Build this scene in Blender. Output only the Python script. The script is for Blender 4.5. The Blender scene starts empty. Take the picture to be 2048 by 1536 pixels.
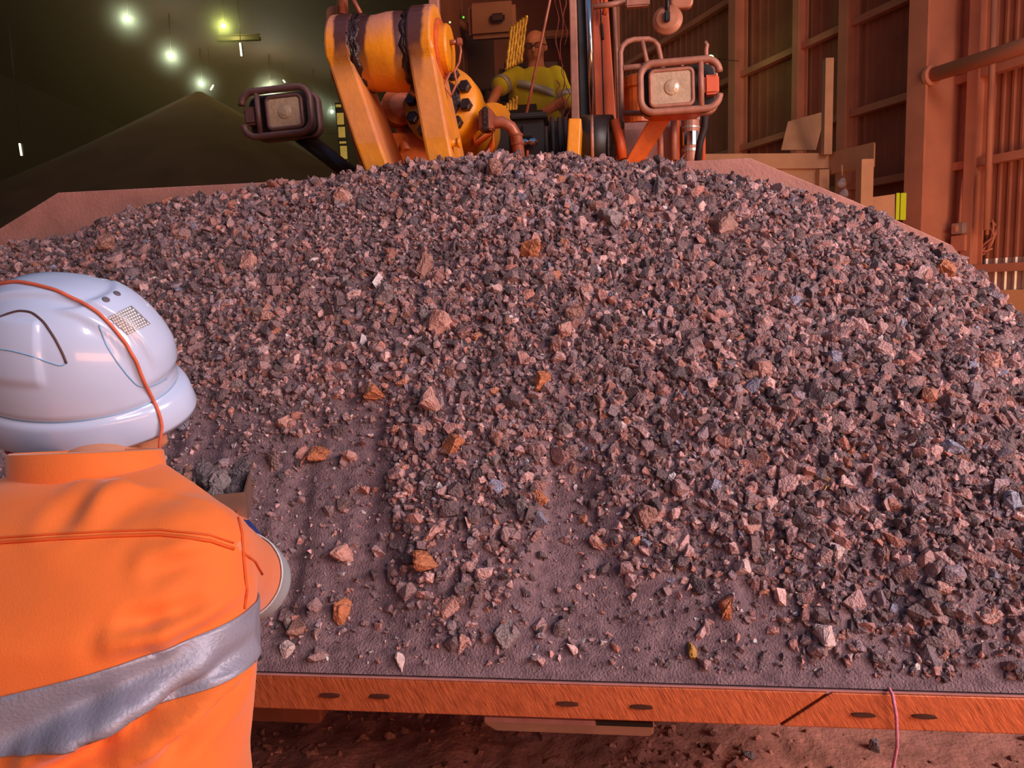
import bpy, bmesh, math, random
import numpy as np
from mathutils import Vector, Matrix
from mathutils.bvhtree import BVHTree

random.seed(7)
rng = np.random.default_rng(11)
SC = bpy.context.scene
COL = SC.collection
PI = math.pi

# ------------------------------------------------------------------ camera
EYE = np.array([0.0, 0.0, 1.75])
FPX = 1490.0
PITCH, ROLL = math.radians(6.8), 0.0307
FWD = np.array([0, math.cos(PITCH), -math.sin(PITCH)])
_u = np.cross(np.array([1.0, 0, 0]), FWD)
RIGHT = math.cos(ROLL) * np.array([1.0, 0, 0]) - math.sin(ROLL) * _u
UP = math.cos(ROLL) * _u + math.sin(ROLL) * np.array([1.0, 0, 0])
cam = bpy.data.cameras.new('camera')
cam.sensor_width = 36.0
cam.lens = 36.0 * FPX / 2048.0
cam.clip_start, cam.clip_end = 0.05, 400
camo = bpy.data.objects.new('camera', cam)
COL.objects.link(camo)
camo.matrix_world = Matrix(((RIGHT[0], UP[0], -FWD[0], EYE[0]), (RIGHT[1], UP[1], -FWD[1], EYE[1]),
                            (RIGHT[2], UP[2], -FWD[2], EYE[2]), (0, 0, 0, 1)))
SC.camera = camo

# ------------------------------------------------------------------ light
vs = SC.view_settings
vs.view_transform = 'Standard'
vs.look = 'None'
vs.gamma = 1.0
vs.use_curve_mapping = False
vs.exposure = 0.14
SC.cycles.max_bounces = 6
SC.cycles.diffuse_bounces = 3
SC.cycles.glossy_bounces = 3
SC.cycles.transparent_max_bounces = 8
SC.cycles.volume_bounces = 0
SC.cycles.volume_step_rate = 4
SC.cycles.sample_clamp_indirect = 4.0

def lin(c):
    return tuple(((x / 255) / 12.92 if x / 255 <= 0.04045 else ((x / 255 + 0.055) / 1.055) ** 2.4) for x in c[:3])

world = bpy.data.worlds.new('daylight')
SC.world = world
world.use_nodes = True
nt = world.node_tree
for n in list(nt.nodes):
    nt.nodes.remove(n)
wo = nt.nodes.new('ShaderNodeOutputWorld')
bg = nt.nodes.new('ShaderNodeBackground')
tc = nt.nodes.new('ShaderNodeTexCoord')
sp = nt.nodes.new('ShaderNodeSeparateXYZ')
ma = nt.nodes.new('ShaderNodeMath'); ma.operation = 'MULTIPLY_ADD'
ma.inputs[1].default_value = 0.5; ma.inputs[2].default_value = 0.5
cr = nt.nodes.new('ShaderNodeValToRGB')
nt.links.new(tc.outputs['Generated'], sp.inputs[0])
nt.links.new(sp.outputs['Z'], ma.inputs[0])
nt.links.new(ma.outputs[0], cr.inputs[0])
nt.links.new(cr.outputs[0], bg.inputs[0])
nt.links.new(bg.outputs[0], wo.inputs[0])
el = cr.color_ramp.elements
# red earth below the horizon, hazy pale horizon, blue sky above
el[0].position = 0.0; el[0].color = (1.0, 0.25, 0.09, 1)
el[1].position = 1.0; el[1].color = (0.14, 0.47, 1.0, 1)
e = el.new(0.46); e.color = (1.0, 0.30, 0.14, 1)
e = el.new(0.52); e.color = (1.0, 0.68, 0.60, 1)
e = el.new(0.68); e.color = (0.56, 0.70, 1.0, 1)
bg.inputs[1].default_value = 0.28

def area(name, loc, aim, size, size_y, power, col):
    l = bpy.data.lights.new(name, 'AREA')
    l.shape = 'RECTANGLE'
    l.size, l.size_y = size, size_y
    l.energy = power
    l.color = col
    o = bpy.data.objects.new(name, l)
    COL.objects.link(o)
    o.location = loc
    o.rotation_euler = (Vector(aim) - Vector(loc)).to_track_quat('-Z', 'Y').to_euler()
    return o
# daylight through the open side of the shed behind the photographer, and the sunlit red yard below it
area('open_side_daylight', (9.5, -11.0, 10.5), (0.5, 2.6, 1.3), 6, 4, 1050, (1.0, 0.78, 0.74))
area('right_opening_daylight', (5.2, -0.6, 3.9), (0.9, 2.7, 1.5), 2.4, 2.4, 300, (1.0, 0.80, 0.78))
area('sunlit_yard_right', (8.2, 5.0, 1.4), (8.8, 15.0, 1.6), 2.5, 1.6, 170, (1.0, 0.56, 0.34))
area('red_yard_bounce', (5.5, -6.0, 0.7), (0.6, 3.0, 1.6), 8, 1.4, 260, (1.0, 0.38, 0.16))

# ------------------------------------------------------------------ helpers
def ray(px, py):
    return FWD + RIGHT * (px - 1024) / FPX - UP * (py - 768) / FPX
def at_y(px, py, y):
    d = ray(px, py); return EYE + d * (y / d[1])
def at_z(px, py, z):
    d = ray(px, py); return EYE + d * ((z - EYE[2]) / d[2])
def proj(P):
    v = np.asarray(P, float) - EYE
    d = v @ FWD
    return 1024 + FPX * (v @ RIGHT) / d, 768 - FPX * (v @ UP) / d
def nrm(v):
    v = np.asarray(v, float); return v / np.linalg.norm(v)

WPOS = {}
X3, Y3, Z3 = np.eye(3)

class MB:
    """collects simple shapes, built into one mesh object"""
    def __init__(s):
        s.v, s.f, s.sm, s.n = [], [], [], 0
    def add(s, V, F, smooth=False):
        V = np.asarray(V, float).reshape(-1, 3)
        s.v.append(V)
        for f in F:
            s.f.append([i + s.n for i in f]); s.sm.append(smooth)
        s.n += len(V)
        return s
    def box(s, c, size, ax=None, bev=0.0):
        ax = np.eye(3) if ax is None else np.asarray(ax)
        h = np.asarray(size, float) / 2
        if bev <= 0:
            V = [np.asarray(c) + ax.T @ (h * np.array(q)) for q in
                 ((-1,-1,-1),(1,-1,-1),(1,1,-1),(-1,1,-1),(-1,-1,1),(1,-1,1),(1,1,1),(-1,1,1))]
            return s.add(V, [(0,3,2,1),(4,5,6,7),(0,1,5,4),(1,2,6,5),(2,3,7,6),(3,0,4,7)])
        bm = bmesh.new()
        bmesh.ops.create_cube(bm, size=1)
        for v in bm.verts:
            v.co = Vector((v.co.x * size[0], v.co.y * size[1], v.co.z * size[2]))
        bmesh.ops.bevel(bm, geom=bm.edges[:], offset=bev, segments=2, affect='EDGES')
        bm.verts.index_update()
        V = [np.asarray(c) + ax.T @ np.array(v.co) for v in bm.verts]
        F = [[v.index for v in f.verts] for f in bm.faces]
        bm.free()
        return s.add(V, F)
    def tube(s, pts, r, n=8, closed=False, caps=True):
        P = [np.asarray(p, float) for p in pts]
        m = len(P)
        R = r if hasattr(r, '__len__') else [r] * m
        V, F, prev = [], [], None
        for i in range(m):
            a = P[(i - 1) % m] if (i > 0 or closed) else P[i]
            b = P[(i + 1) % m] if (i < m - 1 or closed) else P[i]
            t = nrm(b - a)
            if prev is None:
                q = Z3 if abs(t[2]) < 0.9 else X3
                e1 = nrm(np.cross(q, t))
            else:
                e1 = nrm(prev - t * (prev @ t))
            prev = e1
            e2 = np.cross(t, e1)
            for k in range(n):
                an = 2 * PI * k / n
                V.append(P[i] + R[i] * (math.cos(an) * e1 + math.sin(an) * e2))
        for i in range(m if closed else m - 1):
            for k in range(n):
                a, b = i * n + k, i * n + (k + 1) % n
                c, d = ((i + 1) % m) * n + (k + 1) % n, ((i + 1) % m) * n + k
                F.append((a, b, c, d))
        s.add(V, F, True)
        if caps and not closed:
            o = s.n - len(V)
            s.f.append([o + k for k in range(n)][::-1]); s.sm.append(False)
            s.f.append([o + (m - 1) * n + k for k in range(n)]); s.sm.append(False)
        return s
    def cyl(s, a, b, r, n=16):
        a, b = np.asarray(a, float), np.asarray(b, float)
        return s.tube([a, b], r if hasattr(r, '__len__') else [r, r], n)
    def lathe(s, prof, org, axis, n=24):
        t = nrm(axis)
        q = Z3 if abs(t[2]) < 0.9 else X3
        e1 = nrm(np.cross(q, t)); e2 = np.cross(t, e1)
        V, F, m = [], [], len(prof)
        for r, h in prof:
            for k in range(n):
                an = 2 * PI * k / n
                V.append(np.asarray(org) + t * h + r * (math.cos(an) * e1 + math.sin(an) * e2))
        for i in range(m - 1):
            for k in range(n):
                F.append((i*n+k, i*n+(k+1)%n, (i+1)*n+(k+1)%n, (i+1)*n+k))
        F.append(list(range(n))[::-1]); F.append([(m-1)*n+k for k in range(n)])
        return s.add(V, F, False)
    def prism(s, poly, vec, bev=0):
        P = [np.asarray(p, float) for p in poly]; n = len(P); vec = np.asarray(vec, float)
        V = P + [p + vec for p in P]
        F = [list(range(n))[::-1], list(range(n, 2*n))] + [(i, (i+1)%n, n+(i+1)%n, n+i) for i in range(n)]
        return s.add(V, F)
    def grid(s, fn, us, vs_, closed_u=False, smooth=True):
        nu, nv = len(us), len(vs_)
        V = [fn(u, v) for v in vs_ for u in us]
        F = []
        for j in range(nv - 1):
            for i in range(nu if closed_u else nu - 1):
                F.append((j*nu+i, j*nu+(i+1)%nu, (j+1)*nu+(i+1)%nu, (j+1)*nu+i))
        return s.add(V, F, smooth)
    def mesh(s, name, loc):
        me = bpy.data.meshes.new(name)
        V = np.concatenate(s.v) - loc
        me.from_pydata(V.tolist(), [], s.f)
        me.polygons.foreach_set('use_smooth', s.sm)
        bm = bmesh.new(); bm.from_mesh(me)
        bmesh.ops.recalc_face_normals(bm, faces=bm.faces[:])
        bm.to_mesh(me); bm.free()
        me.update()
        return me
    def build(s, name, mat, parent=None, loc=None, bevel=0.0, autosmooth=False):
        if loc is None:
            if parent is not None:
                loc = WPOS[parent.name]
            else:
                V = np.concatenate(s.v); mn, mx = V.min(0), V.max(0)
                loc = np.array([(mn[0]+mx[0])/2, (mn[1]+mx[1])/2, mn[2]])
        me = s.mesh(name, loc)
        me.materials.append(mat)
        return link(name, me, parent, loc, bevel)

def link(name, me, parent=None, loc=(0, 0, 0), bevel=0.0):
    o = bpy.data.objects.new(name, me)
    COL.objects.link(o)
    loc = np.asarray(loc, float)
    WPOS[o.name] = loc
    if parent is not None:
        o.parent = parent
        o.location = loc - WPOS[parent.name]
    else:
        o.location = loc
    if bevel:
        b = o.modifiers.new('bevel', 'BEVEL'); b.width = bevel; b.segments = 2; b.limit_method = 'ANGLE'
    return o

def empty(name, loc, label, cat, group=None):
    o = bpy.data.objects.new(name, None)
    COL.objects.link(o)
    o.location = loc
    o.empty_display_size = 0.1
    WPOS[o.name] = np.asarray(loc, float)
    return tag(o, label, cat, group)
def tag(o, label=None, cat=None, group=None, kind=None):
    if label: o['label'] = label
    if cat: o['category'] = cat
    if group: o['group'] = group
    if kind: o['kind'] = kind
    return o
def struct(o):
    o['kind'] = 'structure'; return o

# ------------------------------------------------------------------ numpy noise
_tab = rng.random((256, 256))
def vnoise(x, y):
    x = np.asarray(x, float); y = np.asarray(y, float)
    xi, yi = np.floor(x).astype(int), np.floor(y).astype(int)
    fx, fy = x - xi, y - yi
    fx = fx * fx * (3 - 2 * fx); fy = fy * fy * (3 - 2 * fy)
    a = _tab[xi % 256, yi % 256]; b = _tab[(xi + 1) % 256, yi % 256]
    c = _tab[xi % 256, (yi + 1) % 256]; d = _tab[(xi + 1) % 256, (yi + 1) % 256]
    return ((a * (1 - fx) + b * fx) * (1 - fy) + (c * (1 - fx) + d * fx) * fy) * 2 - 1
def fbm(x, y, o=4):
    t, a, f = 0, 1.0, 1.0
    for i in range(o):
        t = t + a * vnoise(x * f + 17.3 * i, y * f + 5.1 * i); a *= 0.5; f *= 2.03
    return t / 1.9
def sstep(a, b, x):
    t = np.clip((x - a) / (b - a), 0, 1); return t * t * (3 - 2 * t)

# ------------------------------------------------------------------ materials
MATS = {}
def mat(name, col, rough=0.6, metal=0.0, var=0.15, scale=8.0, bump=0.0, bscale=60.0, col2=None, dust=None, dustamt=0.5,
        emit=None, estr=0.0, attr=None, spec=0.5, sheen=0.0, coat=0.0, stretch=None):
    m = bpy.data.materials.new(name)
    MATS[name] = m
    m.use_nodes = True
    t = m.node_tree; N, L = t.nodes, t.links
    b = N['Principled BSDF']
    b.inputs['Roughness'].default_value = rough
    b.inputs['Metallic'].default_value = metal
    b.inputs['Specular IOR Level'].default_value = spec
    b.inputs['Coat Weight'].default_value = coat
    b.inputs['Sheen Weight'].default_value = sheen
    co = N.new('ShaderNodeTexCoord')
    src = co.outputs['Object']
    if stretch:
        mp = N.new('ShaderNodeMapping'); mp.inputs['Scale'].default_value = stretch[0]
        mp.inputs['Rotation'].default_value = stretch[1] if len(stretch) > 1 else (0, 0, 0); mp.vector_type = 'TEXTURE'
        L.new(src, mp.inputs[0]); src = mp.outputs[0]
    no = N.new('ShaderNodeTexNoise'); no.inputs['Scale'].default_value = scale; no.inputs['Detail'].default_value = 5
    L.new(src, no.inputs['Vector'])
    mx = N.new('ShaderNodeMix'); mx.data_type = 'RGBA'
    c = lin(col)
    lo = tuple(x * (1 - var) for x in c); hi = tuple(min(1, x * (1 + var)) for x in c)
    if col2 is not None:
        hi = lin(col2); lo = c
    mr = N.new('ShaderNodeMapRange'); mr.inputs[1].default_value = 0.35; mr.inputs[2].default_value = 0.65
    L.new(no.outputs[0], mr.inputs[0])
    L.new(mr.outputs[0], mx.inputs[0])
    mx.inputs[6].default_value = (*lo, 1); mx.inputs[7].default_value = (*hi, 1)
    out = mx.outputs[2]
    if attr:
        at = N.new('ShaderNodeAttribute'); at.attribute_name = attr
        m2 = N.new('ShaderNodeMix'); m2.data_type = 'RGBA'; m2.blend_type = 'MULTIPLY'; m2.inputs[0].default_value = 1
        L.new(at.outputs[0], m2.inputs[6]); L.new(out, m2.inputs[7]); out = m2.outputs[2]
    if dust is not None:      # dust that has settled on upward faces
        ge = N.new('ShaderNodeNewGeometry'); sx = N.new('ShaderNodeSeparateXYZ'); L.new(ge.outputs['Normal'], sx.inputs[0])
        n2 = N.new('ShaderNodeTexNoise'); n2.inputs['Scale'].default_value = scale * 0.7; L.new(src, n2.inputs['Vector'])
        ad = N.new('ShaderNodeMath'); ad.operation = 'MULTIPLY_ADD'; ad.inputs[1].default_value = 0.8
        L.new(n2.outputs[0], ad.inputs[0]); L.new(sx.outputs[2], ad.inputs[2])
        m3 = N.new('ShaderNodeMapRange'); m3.inputs[1].default_value = 0.35; m3.inputs[2].default_value = 1.2; m3.inputs[4].default_value = dustamt
        m3.inputs[3].default_value = dustamt * 0.06
        L.new(ad.outputs[0], m3.inputs[0])
        m4 = N.new('ShaderNodeMix'); m4.data_type = 'RGBA'; m4.inputs[7].default_value = (*lin(dust), 1)
        L.new(m3.outputs[0], m4.inputs[0]); L.new(out, m4.inputs[6]); out = m4.outputs[2]
    L.new(out, b.inputs['Base Color'])
    if bump:
        n3 = N.new('ShaderNodeTexNoise'); n3.inputs['Scale'].default_value = bscale; n3.inputs['Detail'].default_value = 4
        L.new(src, n3.inputs['Vector'])
        bp = N.new('ShaderNodeBump'); bp.inputs['Strength'].default_value = bump; bp.inputs['Distance'].default_value = 0.01
        L.new(n3.outputs[0], bp.inputs['Height']); L.new(bp.outputs[0], b.inputs['Normal'])
    if emit is not None:
        b.inputs['Emission Color'].default_value = (*lin(emit), 1)
        b.inputs['Emission Strength'].default_value = estr
    return m

DUST = (176, 112, 92)
m_paint = mat('loader_paint', (238, 150, 10), 0.42, 0, 0.12, 6, 0.15, 40, dust=(196, 110, 70), dustamt=0.45)
m_paint_dark = mat('worn_orange_paint', (206, 92, 22), 0.5, 0, 0.25, 9, 0.2, 50, dust=DUST, dustamt=0.4)
m_cabpaint = mat('orange_cab_paint', (205, 84, 30), 0.45, 0, 0.12, 5, dust=(190, 90, 50), dustamt=0.4)
m_black = mat('black_paint', (26, 22, 22), 0.45, 0, 0.3, 9, dust=(90, 62, 54), dustamt=0.35)
m_grease = mat('old_grease', (44, 26, 24), 0.32, 0, 0.4, 30, 0.6, 90, dust=(86, 56, 50), dustamt=0.3)
m_steel = mat('dusty_steel', (150, 100, 84), 0.5, 0.3, 0.15, 14, 0.1, 90)
m_rail = mat('dusty_rail_paint', (176, 118, 96), 0.5, 0.1, 0.15, 20)
m_chrome = mat('chrome', (205, 205, 210), 0.15, 1.0, 0.05, 20)
m_rubber = mat('black_rubber', (24, 20, 20), 0.7, 0, 0.2, 20, 0.2, 60, dust=(110, 70, 60), dustamt=0.4)
m_pipe = mat('dusty_pipe', (170, 98, 72), 0.4, 0.2, 0.2, 20)
m_bucket = mat('bucket_plate', (176, 122, 110), 0.65, 0.0, 0.16, 7, 0.25, 80, dust=(186, 126, 112), dustamt=0.35)
m_ore = mat('ore_rock', (255, 255, 255), 0.46, 0.0, 0.32, 110, 0.9, 190, attr='rock_tint', spec=0.6)
m_lump = mat('ore_lump_rock', (255, 255, 255), 0.48, 0.0, 0.3, 2.6, 0.55, 5.0, attr='rock_tint', spec=0.6)
m_lump.node_tree.nodes['Bump'].inputs['Distance'].default_value = 0.02
m_fines = mat('ore_fines', (112, 88, 94), 0.85, 0, 0.2, 40, 0.8, 220, col2=(146, 118, 122))
m_ground = mat('red_dirt', (150, 98, 82), 0.95, 0, 0.2, 5, 0.8, 60, col2=(184, 124, 106))
m_glass_lens = mat('headlamp_lens', (200, 170, 140), 0.12, 0, 0.1, 30, 0.35, 70, coat=0.6)
m_amber = mat('amber_lens', (226, 108, 70), 0.25, 0, 0.05, 10, coat=0.5)
m_skin = mat('skin', (206, 138, 104), 0.5, 0, 0.06, 30)
# ------------------------------------------------------------------ shed
m_wall = mat('ochre_dusted_sheeting', (190, 110, 76), 0.75, 0.0, 0.1, 1.2, col2=(168, 92, 62))
m_wallsteel = mat('ochre_dusted_steel', (216, 134, 98), 0.7, 0, 0.1, 1.5)
m_conc = mat('ochre_dusted_concrete', (246, 176, 120), 0.85, 0, 0.1, 2.0, 0.3, 12)
m_galv = mat('bare_galvanised_sheeting', (206, 190, 176), 0.4, 0.6, 0.1, 6)
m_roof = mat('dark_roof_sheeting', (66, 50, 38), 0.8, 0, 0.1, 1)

# ground: coarse grid, finer where the photograph looks under the bucket lip
def ground_h(x, y):
    near = np.exp(-((np.asarray(y) - 2.9) / 1.6) ** 2) * np.exp(-((np.asarray(x) - 0.3) / 2.6) ** 2)
    return near * (0.05 * fbm(np.asarray(x) * 2.3, np.asarray(y) * 2.3, 5) + 0.012 * fbm(np.asarray(x) * 22, np.asarray(y) * 22, 3)) - 0.02
def ground_patch(x0, x1, y0, y1, nx, ny):
    xs, ys = np.linspace(x0, x1, nx), np.linspace(y0, y1, ny)
    XX, YY = np.meshgrid(xs, ys)
    V = np.stack([XX.ravel(), YY.ravel(), ground_h(XX, YY).ravel()], 1)
    F = [(j*nx+i, j*nx+i+1, (j+1)*nx+i+1, (j+1)*nx+i) for j in range(ny-1) for i in range(nx-1)]
    return V, F
gb = MB()
V, F = ground_patch(-1.6, 2.6, 2.0, 4.2, 260, 150); V[:, 2] *= 1
gb.add(V, F, True)
for (a, b, c, d) in ((-60, 60, 4.2, 95), (-60, 60, -40, 2.0), (-60, -1.6, 2.0, 4.2), (2.6, 60, 2.0, 4.2)):
    V, F = ground_patch(a, b, c, d, 2, 2); V[:, 2] = -0.02
    gb.add(V, F)
floor = struct(gb.build('floor', m_ground, loc=(0, 0, 0)))

# right hand wall of the shed: profiled sheeting above a concrete upstand
WDIR = nrm((-0.352, 1, 0)); WP = np.array([9.17, 14.0, 0])
WIN = np.array([-WDIR[1], WDIR[0], 0])          # towards the inside of the shed (left)
def wall(s, off, z): return WP + WDIR * s + WIN * off + Z3 * z
def sheet(s0, s1, z0, z1, pitch=0.192, rib=0.03, mtl=m_wall, name='wall_sheet', par=None):
    P, s = [], s0
    while s < s1:
        for ds, o in ((0, 0), (pitch * 0.55, 0), (pitch * 0.66, rib), (pitch * 0.88, rib)):
            if s + ds <= s1: P.append((s + ds, o))
        s += pitch
    P.append((s1, 0))
    mb = MB(); n = len(P)
    V = [wall(a, o, z0) for a, o in P] + [wall(a, o, z1) for a, o in P]
    mb.add(V, [(i, i+1, n+i+1, n+i) for i in range(n-1)])
    return mb.build(name, mtl, par)
wall_right = struct(MB().box(wall(15, -0.2, 11), (58, 0.05, 22), (WDIR, WIN, Z3)).build('wall_right', m_wall))
s = -6.0
while s < 3.5:
    sheet(s, s + 0.96, 1.57, 11.5, name='wall_panel', par=wall_right); s += 0.96
while s < 44:
    sheet(s, s + 3.84, 1.57, 14, .32, .02, name='wall_panel', par=wall_right); s += 3.84
s = -6.0
while s < 4.7:
    sheet(s, s + 0.96, 1.57, 2.16, name='galvanised_panel', par=wall_right, mtl=m_galv).location += Vector(WIN * 0.02); s += 0.96
MB().box(wall(15, 0.05, 0.785), (58, 0.35, 1.57), (WDIR, WIN, Z3), 0.02).build('concrete_upstand', m_conc, wall_right)
# girts
for z in (1.98, 3.95, 5.55, 7.5, 9.6):
    MB().box(wall(15, 0.17, z), (58, 0.18, 0.15), (WDIR, WIN, Z3)).build('girt', m_wallsteel, wall_right)
# columns: I sections
def column(s0, w, d, z0, z1, name='column', off=0.1):
    mb = MB()
    mb.box(wall(s0, off + 0.02, (z0+z1)/2), (w, 0.03, z1-z0), (WDIR, WIN, Z3))
    mb.box(wall(s0, off + d, (z0+z1)/2), (w, 0.03, z1-z0), (WDIR, WIN, Z3))
    mb.box(wall(s0, off + d/2, (z0+z1)/2), (0.03, d, z1-z0), (WDIR, WIN, Z3))
    o = mb.build(name, m_wallsteel, wall_right); return o
def wall_s(px, off=0.0):
    d = ray(px, 590)[:2]
    p0 = (WP + WIN * off)[:2]
    # EYE + t d = p0 + s WDIR
    A = np.array([[d[0], -WDIR[0]], [d[1], -WDIR[1]]])
    t, q = np.linalg.solve(A, p0 - EYE[:2])
    return q
# near portal column, boxed in, with its flange towards the yard
sc = wall_s(1842, 0.9)
MB().box(wall(sc, 0.62, 8), (0.06, 1.1, 16), (WDIR, WIN, Z3)).build('portal_column', m_wallsteel, wall_right)
for o_ in (0.08, 1.17):
    MB().box(wall(sc, o_, 8), (0.42, 0.05, 16), (WDIR, WIN, Z3)).build('portal_flange', m_wallsteel, wall_right)
for px, w, d in ((1960, 0.2, 0.32), (1706, 0.26, 0.35), (1610, 0.2, 0.3), (1492, 0.3, 0.4)):
    column(wall_s(px), w, d, 0.2, 14)
# ducts and pipes on the wall
def wline(px0, py0, px1, py1, off):
    out = []
    for px, py in ((px0, py0), (px1, py1)):
        q = wall_s(px, off); p = wall(q, off, 0)
        out.append(at_y(px, py, p[1]))
    return out
a, b = wline(1866, 150, 2060, 88, 0.95)
b = a + (b - a) * 2.0
hp = MB().cyl(a, b, 0.13, 14); hp.lathe([(0.1, 0), (0.19, 0.02), (0.19, 0.1), (0.14, 0.12)], a - nrm(b - a) * 0.1, b - a, 14)
hp.build('overhead_pipe', m_wallsteel, wall_right)
for px, py0, py1, r in ((1985, -60, 460, 0.055), (1976, 330, 470, 0.03), (1922, 360, 452, 0.04)):
    q = wall_s(px, 0.35); p = wall(q, 0.35, 0)
    MB().cyl(at_y(px + 6, py0, p[1]), at_y(px - 12 if py0 < 0 else px - 2, py1, p[1]), r, 10).build('conduit', m_wallsteel, wall_right)
# isolator switch and its coiled cable
p = wall(wall_s(1919, 0.4), 0.4, 0)
c0 = at_y(1920, 457, p[1])
sw = empty('isolator_switch', c0 - Z3 * 0.15, 'small pale isolator box on the ribbed wall above a tangled cable', 'switch')
MB().box(c0, (0.26, 0.16, 0.2), (WDIR, WIN, Z3), 0.015).build('enclosure', m_galv, sw)
MB().box(c0 - Z3 * 0.28, (0.3, 0.1, 0.3), (WDIR, WIN, Z3), 0.01).build('mounting_plate', m_wallsteel, sw)
MB().box(c0 + WIN * 0.1, (0.05, 0.06, 0.12), (WDIR, WIN, Z3), 0.01).build('lever', m_wallsteel, sw)
cb = MB()
cc = at_y(1962, 478, p[1])
pts = []
for i in range(90):
    a = i / 90 * 2 * PI * 5
    R1 = 0.26 + 0.09 * math.sin(i * 0.71)
    pts.append(cc + WDIR * (-R1 * math.cos(a) + 0.05 * math.sin(i * .37)) + Z3 * (R1 * 0.95 * math.sin(a) - 0.1 * math.sin(i * .23)) + WIN * (0.05 * math.sin(i * 1.1)))
cb.tube(pts, 0.022, 6)
cb.tube([cc + WDIR * 0.1 + Z3 * 0.25, at_y(1946, 330, p[1]), at_y(1952, 150, p[1])], 0.02, 6)
tag(cb.build('coiled_cable', m_wallsteel), 'tangled dusty cable coil hanging beside the isolator box', 'cable')
# yellow reflector strips at the foot of the column
pc = wall(sc, 1.2, 0)
m_yel = mat('yellow_reflector', (228, 244, 0), 0.35, 0, 0.03, 10, emit=(228, 244, 0), estr=0.0)
for k, px in enumerate((1795, 1806)):
    lo, hi = at_y(px - 1, 440, pc[1] - 0.3), at_y(px + 1, 386, pc[1] - 0.3)
    o = MB().box((lo + hi) / 2, (0.065 + 0.04 * k, 0.03, hi[2] - lo[2]), None, 0.004).build('reflector_strip', m_yel)
    tag(o, ('narrow' if k == 0 else 'wider') + ' upright yellow reflector strip at the foot of the column', 'reflector')

# hopper platform in front of the far bay
m_hop = mat('ochre_hopper_steel', (220, 158, 112), 0.75, 0, 0.1, 2)
hy = 15.5
hp0 = empty('hopper_platform', at_z(1640, 700, 0) * 0 + np.array([6.6, hy, 0]), 'dusty steel hopper platform with chute plate standing behind the bucket', 'hopper')
def quadbox(mbuild, pa, pb, h, y, depth):
    A, B = at_y(*pa, y), at_y(*pb, y)
    P = [A, B, B - Z3 * h, A - Z3 * h]
    mbuild.prism(P, np.array([0.05, depth, 0])); return mbuild
quadbox(MB(), (1380, 308), (1658, 306), 0.30, hy, 0.2).build('front_beam', m_hop, hp0)
A = at_y(1658, 306, hy); B = at_y(1748, 284, hy - 1.6)
MB().prism([A, B, B - Z3 * 0.42, A - Z3 * 0.42], np.array([0.1, 0.15, 0])).build('side_beam', m_hop, hp0)
A = at_y(1730, 320, hy - 1.55)
MB().box(A * np.array([1, 1, 0]) + Z3 * A[2] / 2, (0.22, 0.22, A[2]), None).build('post', m_hop, hp0)
A = at_y(1645, 340, hy)
MB().box(A * np.array([1, 1, 0]) + Z3 * A[2] / 2, (0.2, 0.2, A[2]), None).build('post', m_hop, hp0)
P = [at_y(1400, 335, hy + .1), at_y(1642, 335, hy + .1), at_y(1642, 640, hy + .1) * np.array([1, 1, 0]), at_y(1400, 640, hy + .1) * np.array([1, 1, 0])]
MB().prism(P, (0, 0.2, 0)).build('side_panel', m_hop, hp0)
P = [at_y(1562, 300, hy + .6), at_y(1576, 243, hy + 1), at_y(1652, 222, hy + 1), at_y(1632, 300, hy + .6)]
MB().prism(P, (0.02, 0.06, 0)).build('chute_plate', m_hop, hp0)
P = [at_y(1705, 400, hy - 1.4), at_y(1790, 388, hy - 1.4), at_y(1790, 620, hy - 1.4) * np.array([1, 1, 0]), at_y(1705, 620, hy - 1.4) * np.array([1, 1, 0])]
MB().prism(P, (0, 0.2, 0)).build('side_panel', m_hop, hp0)
A = at_y(1654, 310, hy - .15); B = at_y(1655, 118, hy - .15)
MB().box((A + B) / 2, (0.16, 0.16, B[2] - A[2]), None).build('upright', m_hop, hp0)
# two pale lamps glimpsed under the platform
m_pale = mat('pale_plastic', (236, 214, 206), 0.3, 0, 0.03)
for (px, py, lab) in ((1684, 366, 'upper'), (1688, 388, 'lower')):
    c = at_y(px, py, hy - .7)
    o = MB().lathe([(0.02, 0.1), (0.05, 0.07), (0.085, 0.0), (0.075, -0.05), (0.03, -0.09)], c, (0.3, 0.0, 1), 14).build('bulkhead_fitting', m_pale)
    tag(o, lab + ' pale rounded fitting in the dark gap under the hopper platform', 'fitting')
MB().cyl(at_y(1684, 352, hy - .7), at_y(1684, 330, hy - .7) , 0.02, 8).build('drop_rod', m_hop, hp0)

# back wall, left wall and roof
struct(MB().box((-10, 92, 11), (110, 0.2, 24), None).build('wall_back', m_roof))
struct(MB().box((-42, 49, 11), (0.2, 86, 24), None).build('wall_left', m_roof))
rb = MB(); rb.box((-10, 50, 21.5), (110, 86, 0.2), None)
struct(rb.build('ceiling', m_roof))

# unseen panel added left of the bucket to block sky light and darken that side
struct(MB().box((-4.6, -3.6, 4.5), (0.12, 12.0, 9.0), None).build('left_sky_blocker', m_roof))

# ore stockpile in the dark bay
m_stock = mat('stockpile_ore', (120, 84, 64), 0.95, 0, 0.2, 0.5)
ap = at_y(352, 150, 42)
sb = MB()
def cone(u, v):
    r = v * 21.0
    h = ap[2] - r * 0.60 + 0.25 * math.sin(u * 7 + v * 9) * v + 0.2 * math.sin(u * 13 + 1)*v
    return np.array([ap[0] + r * math.cos(u), ap[1] + 3 + r * math.sin(u), max(h, -0.3)])
sb.grid(cone, np.linspace(0, 2*PI, 64, endpoint=False), np.linspace(0.01, 1.05, 24), True)
tag(sb.build('ore_stockpile', m_stock), 'large conical ore stockpile in the hazy dark bay behind the loader', 'stockpile')

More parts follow.
